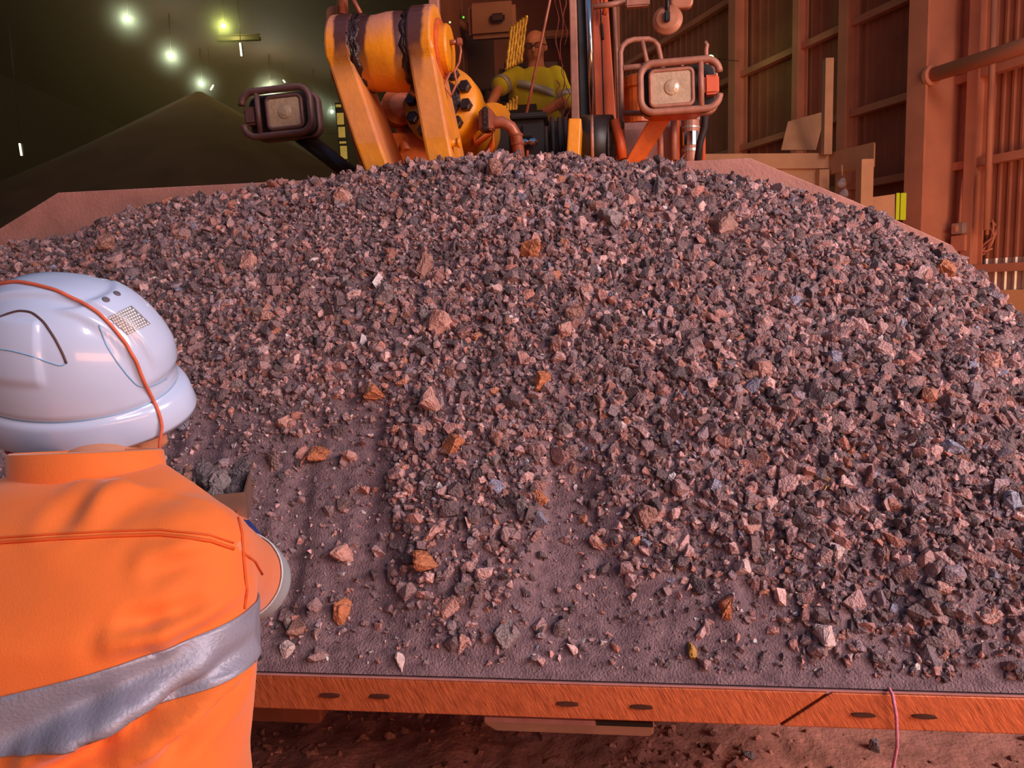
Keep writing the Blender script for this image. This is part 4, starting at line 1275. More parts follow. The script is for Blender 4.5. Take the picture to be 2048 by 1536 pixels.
# ---- clods and stones on the ground below the lip ----
n = 5200
gx = rng.uniform(-1.3, 2.4, n); gy = rng.uniform(2.35, 3.9, n)
k = rng.random(n) < sstep(-.2, .4, fbm(gx * 1.6 + 4, gy * 1.6, 3) - .18 * gx) * .9 + .06
gx, gy = gx[k], gy[k]
gp = np.stack([gx, gy, ground_h(gx, gy)], 1)
gs = np.clip(np.exp(rng.normal(0, .5, len(gp))) * .012, .004, .04)
PAL_OLD = PAL
PAL = np.array([lin(c) for c in ((150, 98, 84), (168, 112, 96), (130, 86, 74), (184, 126, 110))]); PWO = PW; PW = np.array([.25] * 4)
V3, F3, C3 = scatter(gp, gs, SHAPES[:12])
PAL, PW = PAL_OLD, PWO
me = bulk_mesh('dirt_clods', V3 - np.array([0.5, 3, 0]), F3, C3); me.materials.append(m_ore)
tag(link('dirt_clods', me, None, (0.5, 3, 0)), 'crumbly reddish dirt clods on the ground under the bucket lip', 'dirt', kind='stuff')
for px, py, s_, tint, lab in ((1497, 1512, 34, DARK, 'dark grey stone on the red ground below the lip'), (1750, 1492, 36, DARK, 'dark angular stone on the red ground right of the hanging cord'),
                              (1428, 1462, 26, BRWN, 'small brown stone on the ground just under the edge')):
    P = at_z(px, py, 0.0)
    lump(P, .5 * s_ * ((P - EYE) @ FWD) / FPX, 7, tint, lab, 'stones on the ground', .3)
# pink cord hanging over the lip
m_cord = mat('pink_cord', (214, 130, 150), 0.7, 0, 0.1, 40, 0.3, 200)
pts = [B(*(lambda q: (q[0], q[1], q[2]))(uvz(hit(1783, 1372, heap_h)[0])))+Z3*.008] if hit(1783, 1372, heap_h) is not None else []
ue = uvz(at_v(1780, 1392, 0))[0]
pts += [B(ue, .03, ZL + .012), B(ue, -.012, ZL + .006), B(ue + .004, -.022, ZL - .03), B(ue + .008, -.02, ZL - .09), B(ue + .006, -.01, ZL - .14), B(ue + .012, -.015, ZL - .19), B(ue + .016, -.01, ZL - .225)]
tag(MB().tube(pts, .0035, 6).build('cord', m_cord), 'thin pink cord hanging over the cutting edge on the right', 'cord')
# ------------------------------------------------------------------ people
def noise3(P, f):
    return (vnoise(P[:, 0] * f + 3.1, P[:, 2] * f) + vnoise(P[:, 1] * f + 7.7, P[:, 2] * f + 1.3) + vnoise(P[:, 0] * f, P[:, 1] * f + 4.2)) / 3
def remeshed(mb, vox, smooth=6, name='tmp'):
    me = mb.mesh(name, np.zeros(3))
    o = bpy.data.objects.new(name, me); COL.objects.link(o)
    r = o.modifiers.new('r', 'REMESH'); r.mode = 'VOXEL'; r.voxel_size = vox; r.use_smooth_shade = True
    s_ = o.modifiers.new('s', 'SMOOTH'); s_.iterations = smooth; s_.factor = .5
    dg = bpy.context.evaluated_depsgraph_get()
    m2 = bpy.data.meshes.new_from_object(o.evaluated_get(dg))
    bpy.data.objects.remove(o); bpy.data.meshes.remove(me)
    return m2
def coords(me):
    a = np.empty(len(me.vertices) * 3, np.float32); me.vertices.foreach_get('co', a); return a.reshape(-1, 3).astype(float)
def set_coords(me, V):
    me.vertices.foreach_set('co', V.astype(np.float32).ravel()); me.update()
def normals(me):
    a = np.empty(len(me.vertices) * 3, np.float32); me.vertex_normals.foreach_get('vector', a); return a.reshape(-1, 3).astype(float)
def loft(mb, rings, n=24):
    """rings: (centre, half width vector, half depth vector)"""
    V, F = [], []
    for c, w, d in rings:
        for k in range(n):
            a = 2 * PI * k / n
            ca, sa = math.cos(a), math.sin(a)
            ca = math.copysign(abs(ca) ** .85, ca); sa = math.copysign(abs(sa) ** .85, sa)
            V.append(np.asarray(c) + np.asarray(w) * ca + np.asarray(d) * sa)
    m = len(rings)
    for i in range(m - 1):
        for k in range(n):
            F.append((i*n+k, i*n+(k+1) % n, (i+1)*n+(k+1) % n, (i+1)*n+k))
    F.append(list(range(n))[::-1]); F.append([(m-1)*n+k for k in range(n)])
    mb.add(V, F, True)
def ball(mb, c, r, ax=None, n=18):
    """ellipsoid, r = three radii along the rows of ax"""
    ax = np.eye(3) if ax is None else np.asarray(ax)
    r = np.ones(3) * r
    us_ = np.linspace(0, 2 * PI, n, endpoint=False); vs_2 = np.linspace(-PI / 2 + .05, PI / 2 - .05, n)
    mb.grid(lambda u, v: np.asarray(c) + ax.T @ (r * np.array([math.cos(u) * math.cos(v), math.sin(u) * math.cos(v), math.sin(v)])), us_, vs_2, True)
    o = mb.n - n * n
    mb.f.append([o + k for k in range(n)][::-1]); mb.sm.append(True)
    mb.f.append([o + (n - 1) * n + k for k in range(n)]); mb.sm.append(True)
def limb(mb, a, b, ra, rb, mid=1.0):
    a, b = np.asarray(a, float), np.asarray(b, float)
    pts = [a + (b - a) * t for t in np.linspace(0, 1, 7)]
    rr = [ra + (rb - ra) * t + (mid - 1) * ra * math.sin(PI * t) for t in np.linspace(0, 1, 7)]
    mb.tube(pts, rr, 16); ball(mb, a, ra * .98); ball(mb, b, rb * .98)
def hand(mb, w, fdir, pdir, side, curl=.9):
    """palm and five bent fingers: w wrist, fdir along the hand, pdir the palm's facing"""
    f = nrm(fdir); p = nrm(np.asarray(pdir) - f * (np.asarray(pdir) @ f)); s_ = np.cross(f, p) * side
    ball(mb, w + f * .045, (.05, .042, .017), (f, s_, p))
    limb(mb, w - f * .02, w + f * .02, .026, .028)
    for k, (off, L) in enumerate(((-.030, .075), (-.010, .085), (.010, .08), (.029, .064))):
        q = w + f * .082 + s_ * off
        pts, d = [w + f * .05 + s_ * off * .8, q], f.copy()
        for j in range(3):
            d = nrm(d + p * curl * .55)
            q = q + d * L * (.42, .33, .25)[j]; pts.append(q)
        mb.tube(pts, [.011, .0105, .0095, .009, .0075], 8); ball(mb, pts[-1], .0075, n=8)
    q = w + f * .02 - s_ * .036
    pts = [w + f * .01 - s_ * .02, q + f * .005 + p * .008, q + f * .035 + p * .025 - s_ * .008, q + f * .055 + p * .045]
    mb.tube(pts, [.014, .0135, .0115, .009], 8); ball(mb, pts[-1], .009, n=8)
def head(mb, c, f, u):
    """skull, jaw, nose, ears, brow; c centre, f facing, u up"""
    f = nrm(f); u = nrm(np.asarray(u) - f * (np.asarray(u) @ f)); l = np.cross(u, f); ax = (f, l, u)
    ball(mb, c + u * .03 - f * .008, (.098, .077, .088), ax)
    ball(mb, c - u * .035 + f * .022, (.072, .062, .075), ax)
    ball(mb, c - u * .088 + f * .055, (.030, .032, .024), ax)          # chin
    mb.tube([c + f * .085 + u * .028, c + f * .106 - u * .005, c + f * .118 - u * .018, c + f * .095 - u * .03], [.009, .011, .014, .010], 8)   # nose
    mb.tube([c + f * .086 + l * .04 + u * .034, c + f * .098 + u * .036, c + f * .086 - l * .04 + u * .034], [.011, .012, .011], 8)   # brow
    mb.tube([c + f * .085 + l * .024 - u * .054, c + f * .097 - u * .053, c + f * .085 - l * .024 - u * .054], [.007, .009, .007], 8)  # lips
    for s_ in (-1, 1):
        ball(mb, c + l * s_ * .079 - f * .008, (.017, .008, .031), ax, 10)
    return f, l, u

# ---------- the worker taking a sample at the bucket ------------------------------------------------------
wx = -.496
PELV, WAI, CHE = np.array([wx - .01, .80, .95]), np.array([wx - .005, .775, 1.14]), np.array([wx, .79, 1.36])
SHR, SHL = at_y(408, 1112, .80), None
SHL = np.array([2 * wx - SHR[0], .83, SHR[2] - .01])
NEC = np.array([wx - .01, .90, 1.54])
ELR, WRR = at_y(502, 1162, 1.07), at_y(436, 1040, 1.27)
ELL = np.array([SHL[0] - .03, 1.03, 1.31]); WRL = np.array([SHL[0] + .02, 1.25, 1.37])
worker = empty('person', np.array([wx, .80, 0]), 'person in orange work shirt and white hard hat leaning over the bucket lip', 'person')
_y, _p, _r = .03, -.088, -.43
HF = np.array([math.cos(_y) * math.cos(_p), math.sin(_y) * math.cos(_p), math.sin(_p)])
_l = nrm(np.cross(Z3, HF)); HU = math.cos(_r) * np.cross(HF, _l) + math.sin(_r) * _l; HLf = np.cross(HU, HF)
HC = at_y(155, 758, 1.0)                        # centre of the hard hat rim
HEADC = HC - HU * .045 + HF * .0
HIPR, HIPL = PELV + np.array([.10, 0, -.03]), PELV + np.array([-.10, 0, -.03])
KNR, KNL = np.array([wx + .12, .88, .50]), np.array([wx - .13, .87, .50])
ANR, ANL = np.array([wx + .13, .80, .10]), np.array([wx - .14, .80, .10])
bm_ = MB()
head(bm_, HEADC, HF, HU)
limb(bm_, NEC - Z3 * .04, HEADC - HU * .05, .062, .058)
S_ = X3
loft(bm_, [(PELV - Z3 * .06, S_ * .16, Y3 * .10), (WAI, S_ * .145, Y3 * .095), (CHE, S_ * .16, Y3 * .10), (CHE + Z3 * .13, S_ * .14, Y3 * .08), (NEC, S_ * .06, Y3 * .05)])
for a, b, c, sd in ((SHR, ELR, WRR, 1), (SHL, ELL, WRL, -1)):
    limb(bm_, a, b, .048, .04); limb(bm_, b, c, .038, .028)
    fd = np.array([-.9, .35, -.1]) if sd > 0 else np.array([.15, .9, -.2])
    hand(bm_, c + nrm(c - b) * .01, fd, np.array([0, .2, -1.0]), sd)
for h_, k_, a_ in ((HIPR, KNR, ANR), (HIPL, KNL, ANL)):
    limb(bm_, h_, k_, .075, .052); limb(bm_, k_, a_, .05, .036)
    limb(bm_, a_ - Z3 * .05, a_ + np.array([0, .12, -.07]), .036, .026)
me = remeshed(bm_, .0085, 3)
set_coords(me, coords(me) - WPOS[worker.name]); me.materials.append(m_skin); me.name = 'body'
body = link('body', me, worker, WPOS[worker.name])
# ---- shirt
m_shirt = mat('orange_work_shirt', (226, 112, 38), 0.8, 0, 0.06, 9, 0.12, 500, sheen=.25)
m_navy = mat('navy_sleeve', (38, 52, 120), 0.8, 0, 0.1, 12, 0.2, 300)
m_tape = mat('silver_reflective_tape', (150, 152, 170), 0.45, 0.25, 0.08, 14, 0.15, 260)
m_tape2 = mat('pale_reflective_tape', (176, 188, 196), 0.45, 0.25, 0.08, 14, 0.15, 260)
m_trou = mat('navy_trousers', (30, 34, 58), 0.85, 0, 0.1, 12, 0.2, 300)
m_stitch = mat('orange_stitching', (206, 84, 24), 0.8, 0, 0.1, 12)
sh = MB()
loft(sh, [(PELV + Z3 * -.09, S_ * .205, Y3 * .142), (PELV + Z3 * .05, S_ * .196, Y3 * .138), (WAI + Z3 * .0, S_ * .186, Y3 * .132), (WAI + Z3 * .1, S_ * .188, Y3 * .132), (CHE + Z3 * -.02, S_ * .192, Y3 * .135),
          (CHE + Z3 * .07, S_ * .200, Y3 * .128), (CHE + Z3 * .112 + Y3 * .01, S_ * .196, Y3 * .112), (CHE + Z3 * .148 + Y3 * .02, S_ * .172, Y3 * .092), (CHE + Z3 * .172 + Y3 * .03, S_ * .145, Y3 * .078), (CHE + Z3 * .193 + Y3 * .045, S_ * .11, Y3 * .062), (CHE + Z3 * .205 + Y3 * .07, S_ * .078, Y3 * .05)], 40)
for a, b, c in ((SHR, ELR, WRR), (SHL, ELL, WRL)):
    a2 = a + (np.array([wx, a[1], a[2]]) - a) * .16
    limb(sh, a2, b, .072, .055); limb(sh, b, c, .054, .042)
me = remeshed(sh, .0065, 10)
V = coords(me); Nn = normals(me)
# hanging folds and creases on the back and sleeve (real relief)
def fold(pts, y, amp, wid, V, D):
    P = [at_y(px, py, y) for px, py in pts]
    for a, b in zip(P[:-1], P[1:]):
        ab = b - a; t = np.clip(((V - a) @ ab) / (ab @ ab), 0, 1)
        q = V - (a + t[:, None] * ab); q[:, 1] *= .10
        d = np.linalg.norm(q, axis=1)
        w_ = wid * 1.1; D += 2.0 * amp * (np.exp(-(d / w_) ** 2) - .55 * np.exp(-((d - 1.7 * w_) / w_) ** 2)) * (.35 + .65 * np.sin(PI * np.clip(t, .05, .95)))
D = np.zeros(len(V))
D += .004 * noise3(V, 9) + .0022 * noise3(V, 22)
back = V[:, 1] < .80
Fd = np.zeros(len(V))
for pts, amp, wid in (
        ([(20, 1090), (60, 1010), (120, 975)], -.006, .012), ([(60, 1040), (160, 1000), (300, 950)], .006, .016), ([(170, 1020), (260, 990), (350, 950)], -.006, .012),
        ([(240, 1010), (330, 985), (400, 945)], .005, .014), ([(330, 1020), (400, 990), (440, 965)], -.006, .010),
        ([(380, 1040), (440, 1010), (470, 985)], .005, .012), ([(90, 1010), (200, 1000)], -.004, .010),
        ([(230, 1270), (330, 1268), (380, 1262)], -.004, .008), ([(210, 1300), (300, 1297), (370, 1280)], .004, .010), ([(330, 1310), (420, 1290), (480, 1265)], -.005, .009),
        ([(250, 1180), (330, 1176)], -.003, .008), ([(220, 1160), (330, 1150)], .003, .010),
        ([(110, 1530), (260, 1465), (400, 1400), (480, 1365)], -.010, .011), ([(90, 1500), (240, 1440), (380, 1400), (470, 1362)], .007, .014),
        ([(250, 1530), (340, 1480), (440, 1410), (490, 1380)], .008, .013), ([(330, 1530), (430, 1440), (490, 1390)], -.009, .010),
        ([(0, 1530), (150, 1480), (260, 1440)], .005, .014)):
    fold(pts, .665, amp, wid, V, Fd)
D += Fd * back
V = V + Nn * D[:, None]
set_coords(me, V)
# cut the tape edges cleanly, then split off sleeve ends and tape
tp_n = nrm(np.array([-.20, .10, 1.0]))
c_tape = at_y(240, 1400, .66)
planes = [(c_tape + tp_n * .0285, tp_n), (c_tape - tp_n * .0285, tp_n)]
arm_planes = {}
for nm, a, b, c in (('r', SHR, ELR, WRR), ('l', SHL, ELL, WRL)):
    d1, d2 = nrm(b - a), nrm(c - b)
    arm_planes[nm] = ((a + (b - a) * .74, d1), (b + (c - b) * .16, d2))
bm = bmesh.new(); bm.from_mesh(me)
def bisect(co, no):
    bmesh.ops.bisect_plane(bm, geom=bm.verts[:] + bm.edges[:] + bm.faces[:], plane_co=Vector(co), plane_no=Vector(no))
for co, no in planes: bisect(co, no)
for nm in arm_planes:
    for co, no in arm_planes[nm]: bisect(co, no)
bm.normal_update()
lab = {}
for f in bm.faces:
    p = np.array(f.calc_center_median()); L = 'shirt'
    for nm, a, b, c in (('r', SHR, ELR, WRR), ('l', SHL, ELL, WRL)):
        (q1, n1), (q2, n2) = arm_planes[nm]
        sx = (p[0] - wx) * (1 if nm == 'r' else -1)
        if (p - q1) @ n1 > 0 and p[1] > .9 and sx > .05:
            L = ('tape_' if (p - q2) @ n2 < 0 else 'navy_') + nm
    if L == 'shirt':
        h0 = (p - c_tape) @ tp_n
        dist_r = min(np.linalg.norm(p - (SHR + (ELR - SHR) * t)) for t in (.2, .5, .8)); dist_l = min(np.linalg.norm(p - (SHL + (ELL - SHL) * t)) for t in (.2, .5, .8))
        if abs(h0) < .0285 and not (p[1] > .86 and min(dist_r, dist_l) < .09): L = 'belt'
    lab[f.index] = L
Vb = [np.array(v.co) for v in bm.verts]; Nb = [np.array(v.normal) for v in bm.verts]
Fb = [([v.index for v in f.verts], lab[f.index]) for f in bm.faces]
bm.free()
def piece(name, want, mtl, parent, push=0.0, thick=False):
    used = {}; V, F = [], []
    for vs_i, L in Fb:
        if L not in want: continue
        ff = []
        for i in vs_i:
            if i not in used:
                used[i] = len(V); V.append(Vb[i] + Nb[i] * push)
            ff.append(used[i])
        F.append(ff)
    me = bpy.data.meshes.new(name)
    me.from_pydata((np.array(V) - WPOS[worker.name]).tolist(), [], F)
    me.polygons.foreach_set('use_smooth', [True] * len(F))
    me.materials.append(mtl); me.update()
    o = link(name, me, parent, WPOS[worker.name])
    if thick:
        s_ = o.modifiers.new('solid', 'SOLIDIFY'); s_.thickness = .0025; s_.offset = 1
    return o
shirt = piece('shirt', ('shirt', 'belt', 'tape_r', 'tape_l'), m_shirt, worker)
piece('waist_tape', ('belt',), m_tape, shirt, .0005, True)
piece('sleeve_tape', ('tape_r',), m_tape2, shirt, .001, True)
piece('sleeve_tape', ('tape_l',), m_tape2, shirt, .001, True)
piece('navy_sleeve', ('navy_r',), m_navy, shirt)
piece('navy_sleeve', ('navy_l',), m_navy, shirt)
bvh = BVHTree.FromPolygons([tuple(v) for v in Vb], [f for f, _ in Fb])
def on_shirt(px, py, lift=.001):
    d = nrm(ray(px, py))
    h_, n_, i_, dd = bvh.ray_cast(Vector(EYE), Vector(d))
    return None if h_ is None else np.array(h_) + np.array(n_) * lift
def seam(name, pts, r=.0018, step=12, mtl=m_stitch):
    out = []
    for (x0, y0), (x1, y1) in zip(pts[:-1], pts[1:]):
        n_ = max(2, int(math.hypot(x1 - x0, y1 - y0) / step))
        for t in np.linspace(0, 1, n_, endpoint=False):
            q = on_shirt(x0 + (x1 - x0) * t, y0 + (y1 - y0) * t)
            if q is not None: out.append(q)
    if len(out) > 2: MB().tube(out, r, 6).build(name, mtl, shirt)
seam('yoke_seam', [(-60, 1090), (60, 1082), (200, 1074), (320, 1070), (420, 1082), (478, 1102)])
seam('yoke_seam', [(-60, 1080), (60, 1072), (200, 1064), (320, 1060), (420, 1071), (478, 1090)], .001)
seam('armhole_seam', [(452, 1000), (472, 1024), (482, 1064), (486, 1120), (492, 1180), (486, 1230)], .0016)
seam('sleeve_seam', [(484, 1105), (510, 1125), (530, 1160)], .0014)
# collar
cr_ = MB()
n_ = 36; rings_ = []
for dz, gr in ((-.04, 1.30), (-.012, 1.10), (.01, 1.03), (.040, 1.0), (.042, .95), (.0, .93), (-.03, .95)):
    rings_ += [NEC + Y3 * -.03 + Z3 * (dz + (.012 if dz > 0 else 0) * -math.sin(a) ) + X3 * .084 * gr * math.cos(a) + Y3 * .072 * gr * math.sin(a) for a in np.linspace(0, 2 * PI, n_, endpoint=False)]
cr_.add(rings_, [(j*n_+i, j*n_+(i+1) % n_, (j+1)*n_+(i+1) % n_, (j+1)*n_+i) for j in range(6) for i in range(n_)], True)
cr_.build('collar', m_shirt, shirt)
# red and black ear defender band glimpsed under the rim
m_red = mat('red_plastic', (190, 12, 22), 0.4)
er = MB(); pts = [HC - HU * .075 - HF * (.02 + .05 * t) - HLf * (.085 - .03 * t) + Z3 * -.005 for t in np.linspace(-.4, 1.2, 8)]
er.tube(pts, .012, 8); er.build('red_neck_band', m_red, worker)
# trousers and boots
tr = MB()
loft(tr, [(PELV - Z3 * .14, S_ * .18, Y3 * .12), (PELV - Z3 * .02, S_ * .185, Y3 * .125), (PELV + Z3 * .06, S_ * .175, Y3 * .118)])
for h_, k_, a_ in ((HIPR, KNR, ANR), (HIPL, KNL, ANL)):
    limb(tr, h_, k_, .095, .072); limb(tr, k_, a_ + Z3 * .02, .072, .062)
me = remeshed(tr, .014, 5); set_coords(me, coords(me) - WPOS[worker.name]); me.materials.append(m_trou); me.name = 'trousers'
link('trousers', me, worker, WPOS[worker.name])
for a_ in (ANR, ANL):
    bt = MB(); limb(bt, a_ + Z3 * .08, a_ - Z3 * .03, .058, .055); limb(bt, a_ - Z3 * .045, a_ + np.array([0, .14, -.05]), .052, .046)
    me = remeshed(bt, .012, 4); V = coords(me); V[:, 2] = np.maximum(V[:, 2], 0.0); set_coords(me, V - WPOS[worker.name]); me.materials.append(m_rubber); me.name = 'boot'
    link('boot', me, worker, WPOS[worker.name])
# ---- hard hat
m_hat = mat('white_hard_hat', (186, 206, 240), 0.22, 0, 0.02, 10, 0, coat=.6, dust=(222, 196, 186), dustamt=.0)
m_hatline = mat('sky_tinted_hat_line', (120, 170, 214), 0.3, 0, 0.04, 10)  # blue of the reflected sky put into the line colour
m_sticker = mat('grey_reflective_sticker', (140, 142, 146), 0.35, 0.3, 0.1, 60)
m_hatcord = mat('orange_hat_cord', (206, 104, 78), 0.6, 0, 0.1, 60)
LA, LB, LHT = .134 * .955, .106 * .955, .146 * .955
def hat_shell(az, e, out=0.0):
    """az 0 = front; e = 0 at the rim, 1 at the crown"""
    th_ = e * PI / 2
    ce, se = math.cos(th_) ** .78, math.sin(th_) ** .92
    x, y = math.cos(az), math.sin(az)
    P = HF * (LA * ce * x) + HLf * (LB * ce * y) + HU * (LHT * se)
    # central ridge, raised front panel and side flutes
    lat = LB * ce * y
    amp = .0060 * float(sstep(.036, .028, abs(lat))) * float(sstep(.05, .25, e))
    amp += .005 * float(sstep(.052, .046, abs(lat)) ) * float(sstep(.06, .12, e)) * float(sstep(.74, .68, e)) * (x > 0)
    amp += .0035 * float(sstep(.35, .30, abs(abs(az) - 1.75))) * float(sstep(.18, .24, e)) * float(sstep(.66, .60, e))
    n_ = nrm(P + HU * .02)
    return HC + P + n_ * (amp + out)
ht = MB()
azs = np.linspace(0, 2 * PI, 160, endpoint=False)
def signed(a): return (a + PI) % (2 * PI) - PI
def hat_fn(a, k):
    a_ = signed(a)
    pk = math.exp(-(a_ / .62) ** 2)                          # peak at the front
    nap = .010 * math.exp(-((abs(a_) - PI) / .8) ** 2)
    if k <= 0:
        # below the rim: gutter and skirt
        j = -k
        outs = (0.0, -.003, .003, .006, .008, .006)[j] + pk * (0, 0, .003, .008, .013, .012)[j]
        dz = (0.0, -.003, -.005, -.014, -.047, -.050)[j] + pk * (0, 0, .0, .002, .010, .002)[j] - nap * (j > 2)
        r_ = np.array([math.cos(a_) * (LA + outs), math.sin(a_) * (LB + outs * .9)])
        return HC + HF * r_[0] + HLf * r_[1] + HU * dz
    return hat_shell(a_, k)
ks = [-5, -4, -3, -2, -1, 0] + list(np.linspace(.03, .995, 60))
ht.grid(hat_fn, azs, ks, True)
o_ = ht.n - 160
ht.f.append([o_ + k for k in range(160)]); ht.sm.append(True)
hat = ht.build('hard_hat', m_hat, worker)
sd_ = hat.modifiers.new('solid', 'SOLIDIFY'); sd_.thickness = .003; sd_.offset = -1
MB().tube([hat_fn(a, -1) for a in np.linspace(-PI, PI, 120, endpoint=False)], .0020, 6, closed=True).build('rim_gutter_highlight', m_hatline, hat)  # sky highlight along the gutter, painted as a blue line
# slots, seams and cord follow the shell
hme = hat.data
hbvh = BVHTree.FromPolygons([tuple(np.array(v.co) + WPOS[worker.name]) for v in hme.vertices], [list(p.vertices) for p in hme.polygons])
def on_hat(px, py, lift=.001):
    h_, n_, i_, dd = hbvh.ray_cast(Vector(EYE), Vector(nrm(ray(px, py))))
    if h_ is None: return None
    n_ = np.array(n_); n_ = n_ if n_ @ (EYE - np.array(h_)) > 0 else -n_
    return np.array(h_) + n_ * lift
def hat_px(pts, n_, lift=.001):
    P = np.array(pts, float); L_ = np.concatenate([[0], np.cumsum(np.linalg.norm(np.diff(P, axis=0), axis=1))])
    out = []
    for t in np.linspace(0, L_[-1], n_):
        q = on_hat(np.interp(t, L_, P[:, 0]), np.interp(t, L_, P[:, 1]), lift)
        if q is not None: out.append(q)
    # soften the corners
    for _ in range(2):
        out = [out[0]] + [(out[i - 1] + 2 * out[i] + out[i + 1]) / 4 for i in range(1, len(out) - 1)] + [out[-1]]
    return out
MB().tube(hat_px([(-60, 690), (-20, 645), (8, 630), (38, 621), (64, 624), (88, 644), (110, 677), (127, 710), (133, 727)], 44, 0), .0016, 6).build('side_slot', mat('dark_slot', (84, 62, 64), .6), hat)
MB().tube(hat_px([(133, 727), (122, 733), (95, 724), (60, 711), (25, 702), (-30, 694)], 30, 0), .0009, 6).build('side_line', m_hatline, hat)
cp_ = hat_px([(-40, 590), (0, 569), (34, 565), (70, 571), (112, 582), (160, 602), (192, 622), (222, 652), (250, 686), (270, 720), (285, 756), (300, 790), (312, 812), (320, 838)], 80, .002)
e_ = cp_[-1]
cp_ += [e_ - Z3 * .010 + X3 * .001, e_ - Z3 * .03 - X3 * .004, e_ - Z3 * .06 - X3 * .012 + Y3 * .01]
MB().tube(cp_, .0022, 8).build('chin_cord', m_hatcord, hat)
MB().tube(hat_px([(198, 650), (212, 690), (232, 722), (255, 752), (274, 772), (290, 776), (312, 769), (333, 757)], 36, 0), .0010, 6).build('front_panel_line', m_hatline, hat)
# sticker with a honeycomb of raised cells
QC = np.array([(216, 634), (262, 612), (300, 648), (256, 669)], float)
def qpx(s_, t):
    return (QC[0] * (1 - s_) + QC[1] * s_) * (1 - t) + (QC[3] * (1 - s_) + QC[2] * s_) * t
stc = MB(); gp_ = []
for t in np.linspace(0, 1, 10):
    for s_ in np.linspace(0, 1, 10): gp_.append(on_hat(*qpx(s_, t), .0012))
if all(g is not None for g in gp_):
    stc.add(gp_, [(j*10+i, j*10+i+1, (j+1)*10+i+1, (j+1)*10+i) for j in range(9) for i in range(9)], True)
    stk = stc.build('reflective_sticker', m_sticker, hat)
    hc_ = MB()
    for i in range(10):
        for j in range(8):
            c = on_hat(*qpx((i + .5 * (j % 2) + .25) / 10.6, (j + .5) / 8), .0016)
            if c is None: continue
            n_ = nrm(c - HC); a1 = nrm(np.cross(n_, HU)); a2 = np.cross(n_, a1)
            V = [c + a1 * .0017 * math.cos(q) + a2 * .0017 * math.sin(q) for q in np.linspace(0, 2 * PI, 6, endpoint=False)] + [c + n_ * .0009]
            hc_.add(V, [(k, (k + 1) % 6, 6) for k in range(6)])
    hc_.build('honeycomb_cells', mat('pale_sticker_cells', (216, 222, 232), .3, .2), stk)['kind'] = 'stuff'
for k, (px, py) in enumerate(((212, 599), (234, 587))):
    c = on_hat(px, py, .0005)
    if c is None: continue
    n_ = nrm(c - HC)
    MB().lathe([(.0045, -.004), (.0045, .0), (.0036, .0008)], c, n_, 14).build('vent_hole', mat('vent_dark_%s' % 'ab'[k], (96, 92, 104), .6), hat)

# ---- steel sampling scoop in his hands
m_scoop = mat('dull_steel_scoop', (150, 118, 104), 0.4, 0.5, 0.15, 20)
A = at_y(500, 884, 1.42); Bq = at_y(486, 985, 1.20); Cq = at_y(352, 925, 1.42)
scf = nrm((A - Bq) * np.array([1, 1, .35])); scs = nrm(np.cross(scf, Z3)); scu = np.cross(scs, scf)
L_, W_, H_ = np.linalg.norm(A - Bq), .15, .06
sco = empty('sampling_scoop', Bq - scs * W_ / 2 - scu * H_, 'open steel sampling scoop full of ore held in front of the worker', 'scoop')
O0 = Bq
sm2 = MB(); sm2.box(O0 + scf * L_ / 2 - scs * W_ / 2 - scu * H_, (L_, W_, .003), (scf, scs, scu)); sm2.build('scoop_floor', m_scoop, sco)
for s_ in (0, 1):
    q = O0 - scs * W_ * s_
    MB().prism([q - scu * H_, q + scf * L_ - scu * H_, q + scf * L_ * (1.0 if s_ == 0 else .96) - scu * .012, q], scs * .003).build('scoop_side', m_scoop, sco)
MB().prism([O0, O0 - scs * W_, O0 - scs * W_ - scu * H_, O0 - scu * H_], scf * .003).build('scoop_back', m_scoop, sco)
MB().cyl(O0 - scs * W_ / 2 - scu * H_ * .5, O0 - scs * W_ / 2 - scu * H_ * .6 - scf * .10, .014, 12).build('scoop_handle', m_scoop, sco)
k = 0
for i in range(5):
    for j in range(5):
        q = O0 - scs * (W_ * (.14 + .18 * j)) + scf * L_ * (.12 + .19 * i) - scu * (H_ * .34) + rng.normal(size=3) * .004
        o = bpy.data.objects.new('ore_lump', hero_mesh(k % 24, (DARK, GREY, DARK, BRWN, DARK)[k % 5])); COL.objects.link(o)
        o.location = Vector(q); o.rotation_euler = tuple(rng.uniform(0, 6, 3)); o.scale = (.017 + .014 * rng.random() ** 2,) * 3
        tag(o, 'dark ore lump lying inside the steel sampling scoop', 'rock', 'ore lumps in the sampling scoop'); k += 1

# ---------- the driver in the cab ---------------------------------------------------------------------------
YD = 5.62
dj = lambda px, py, y=YD: at_y(px, py, y)
driver = empty('person', dj(1068, 300), 'bald driver in yellow high-visibility shirt sitting behind the windscreen', 'person')
m_hiv = mat('yellow_work_shirt', (206, 204, 20), 0.8, 0, 0.08, 9, 0.2, 200)
hd = dj(1071, 96); nk = dj(1073, 134)
sR, sL = dj(1032, 152), dj(1112, 152)
eR, eL = dj(1000, 172, YD - .2), dj(1132, 200, YD - .1)
wR, wL = dj(978, 214, YD - .38), dj(1085, 226, YD - .38)
pel = dj(1068, 300); che = dj(1070, 190)
bd = MB()
head(bd, hd, np.array([-.18, -.95, -.28]), np.array([0, -.15, 1.0]))
limb(bd, nk - Z3 * .02, hd - Z3 * .03, .058, .056)
loft(bd, [(pel - Z3 * .08, X3 * .15, Y3 * .1), (che - Z3 * .1, X3 * .145, Y3 * .1), (che, X3 * .16, Y3 * .1), (nk - Z3 * .05, X3 * .12, Y3 * .07), (nk, X3 * .055, Y3 * .05)])
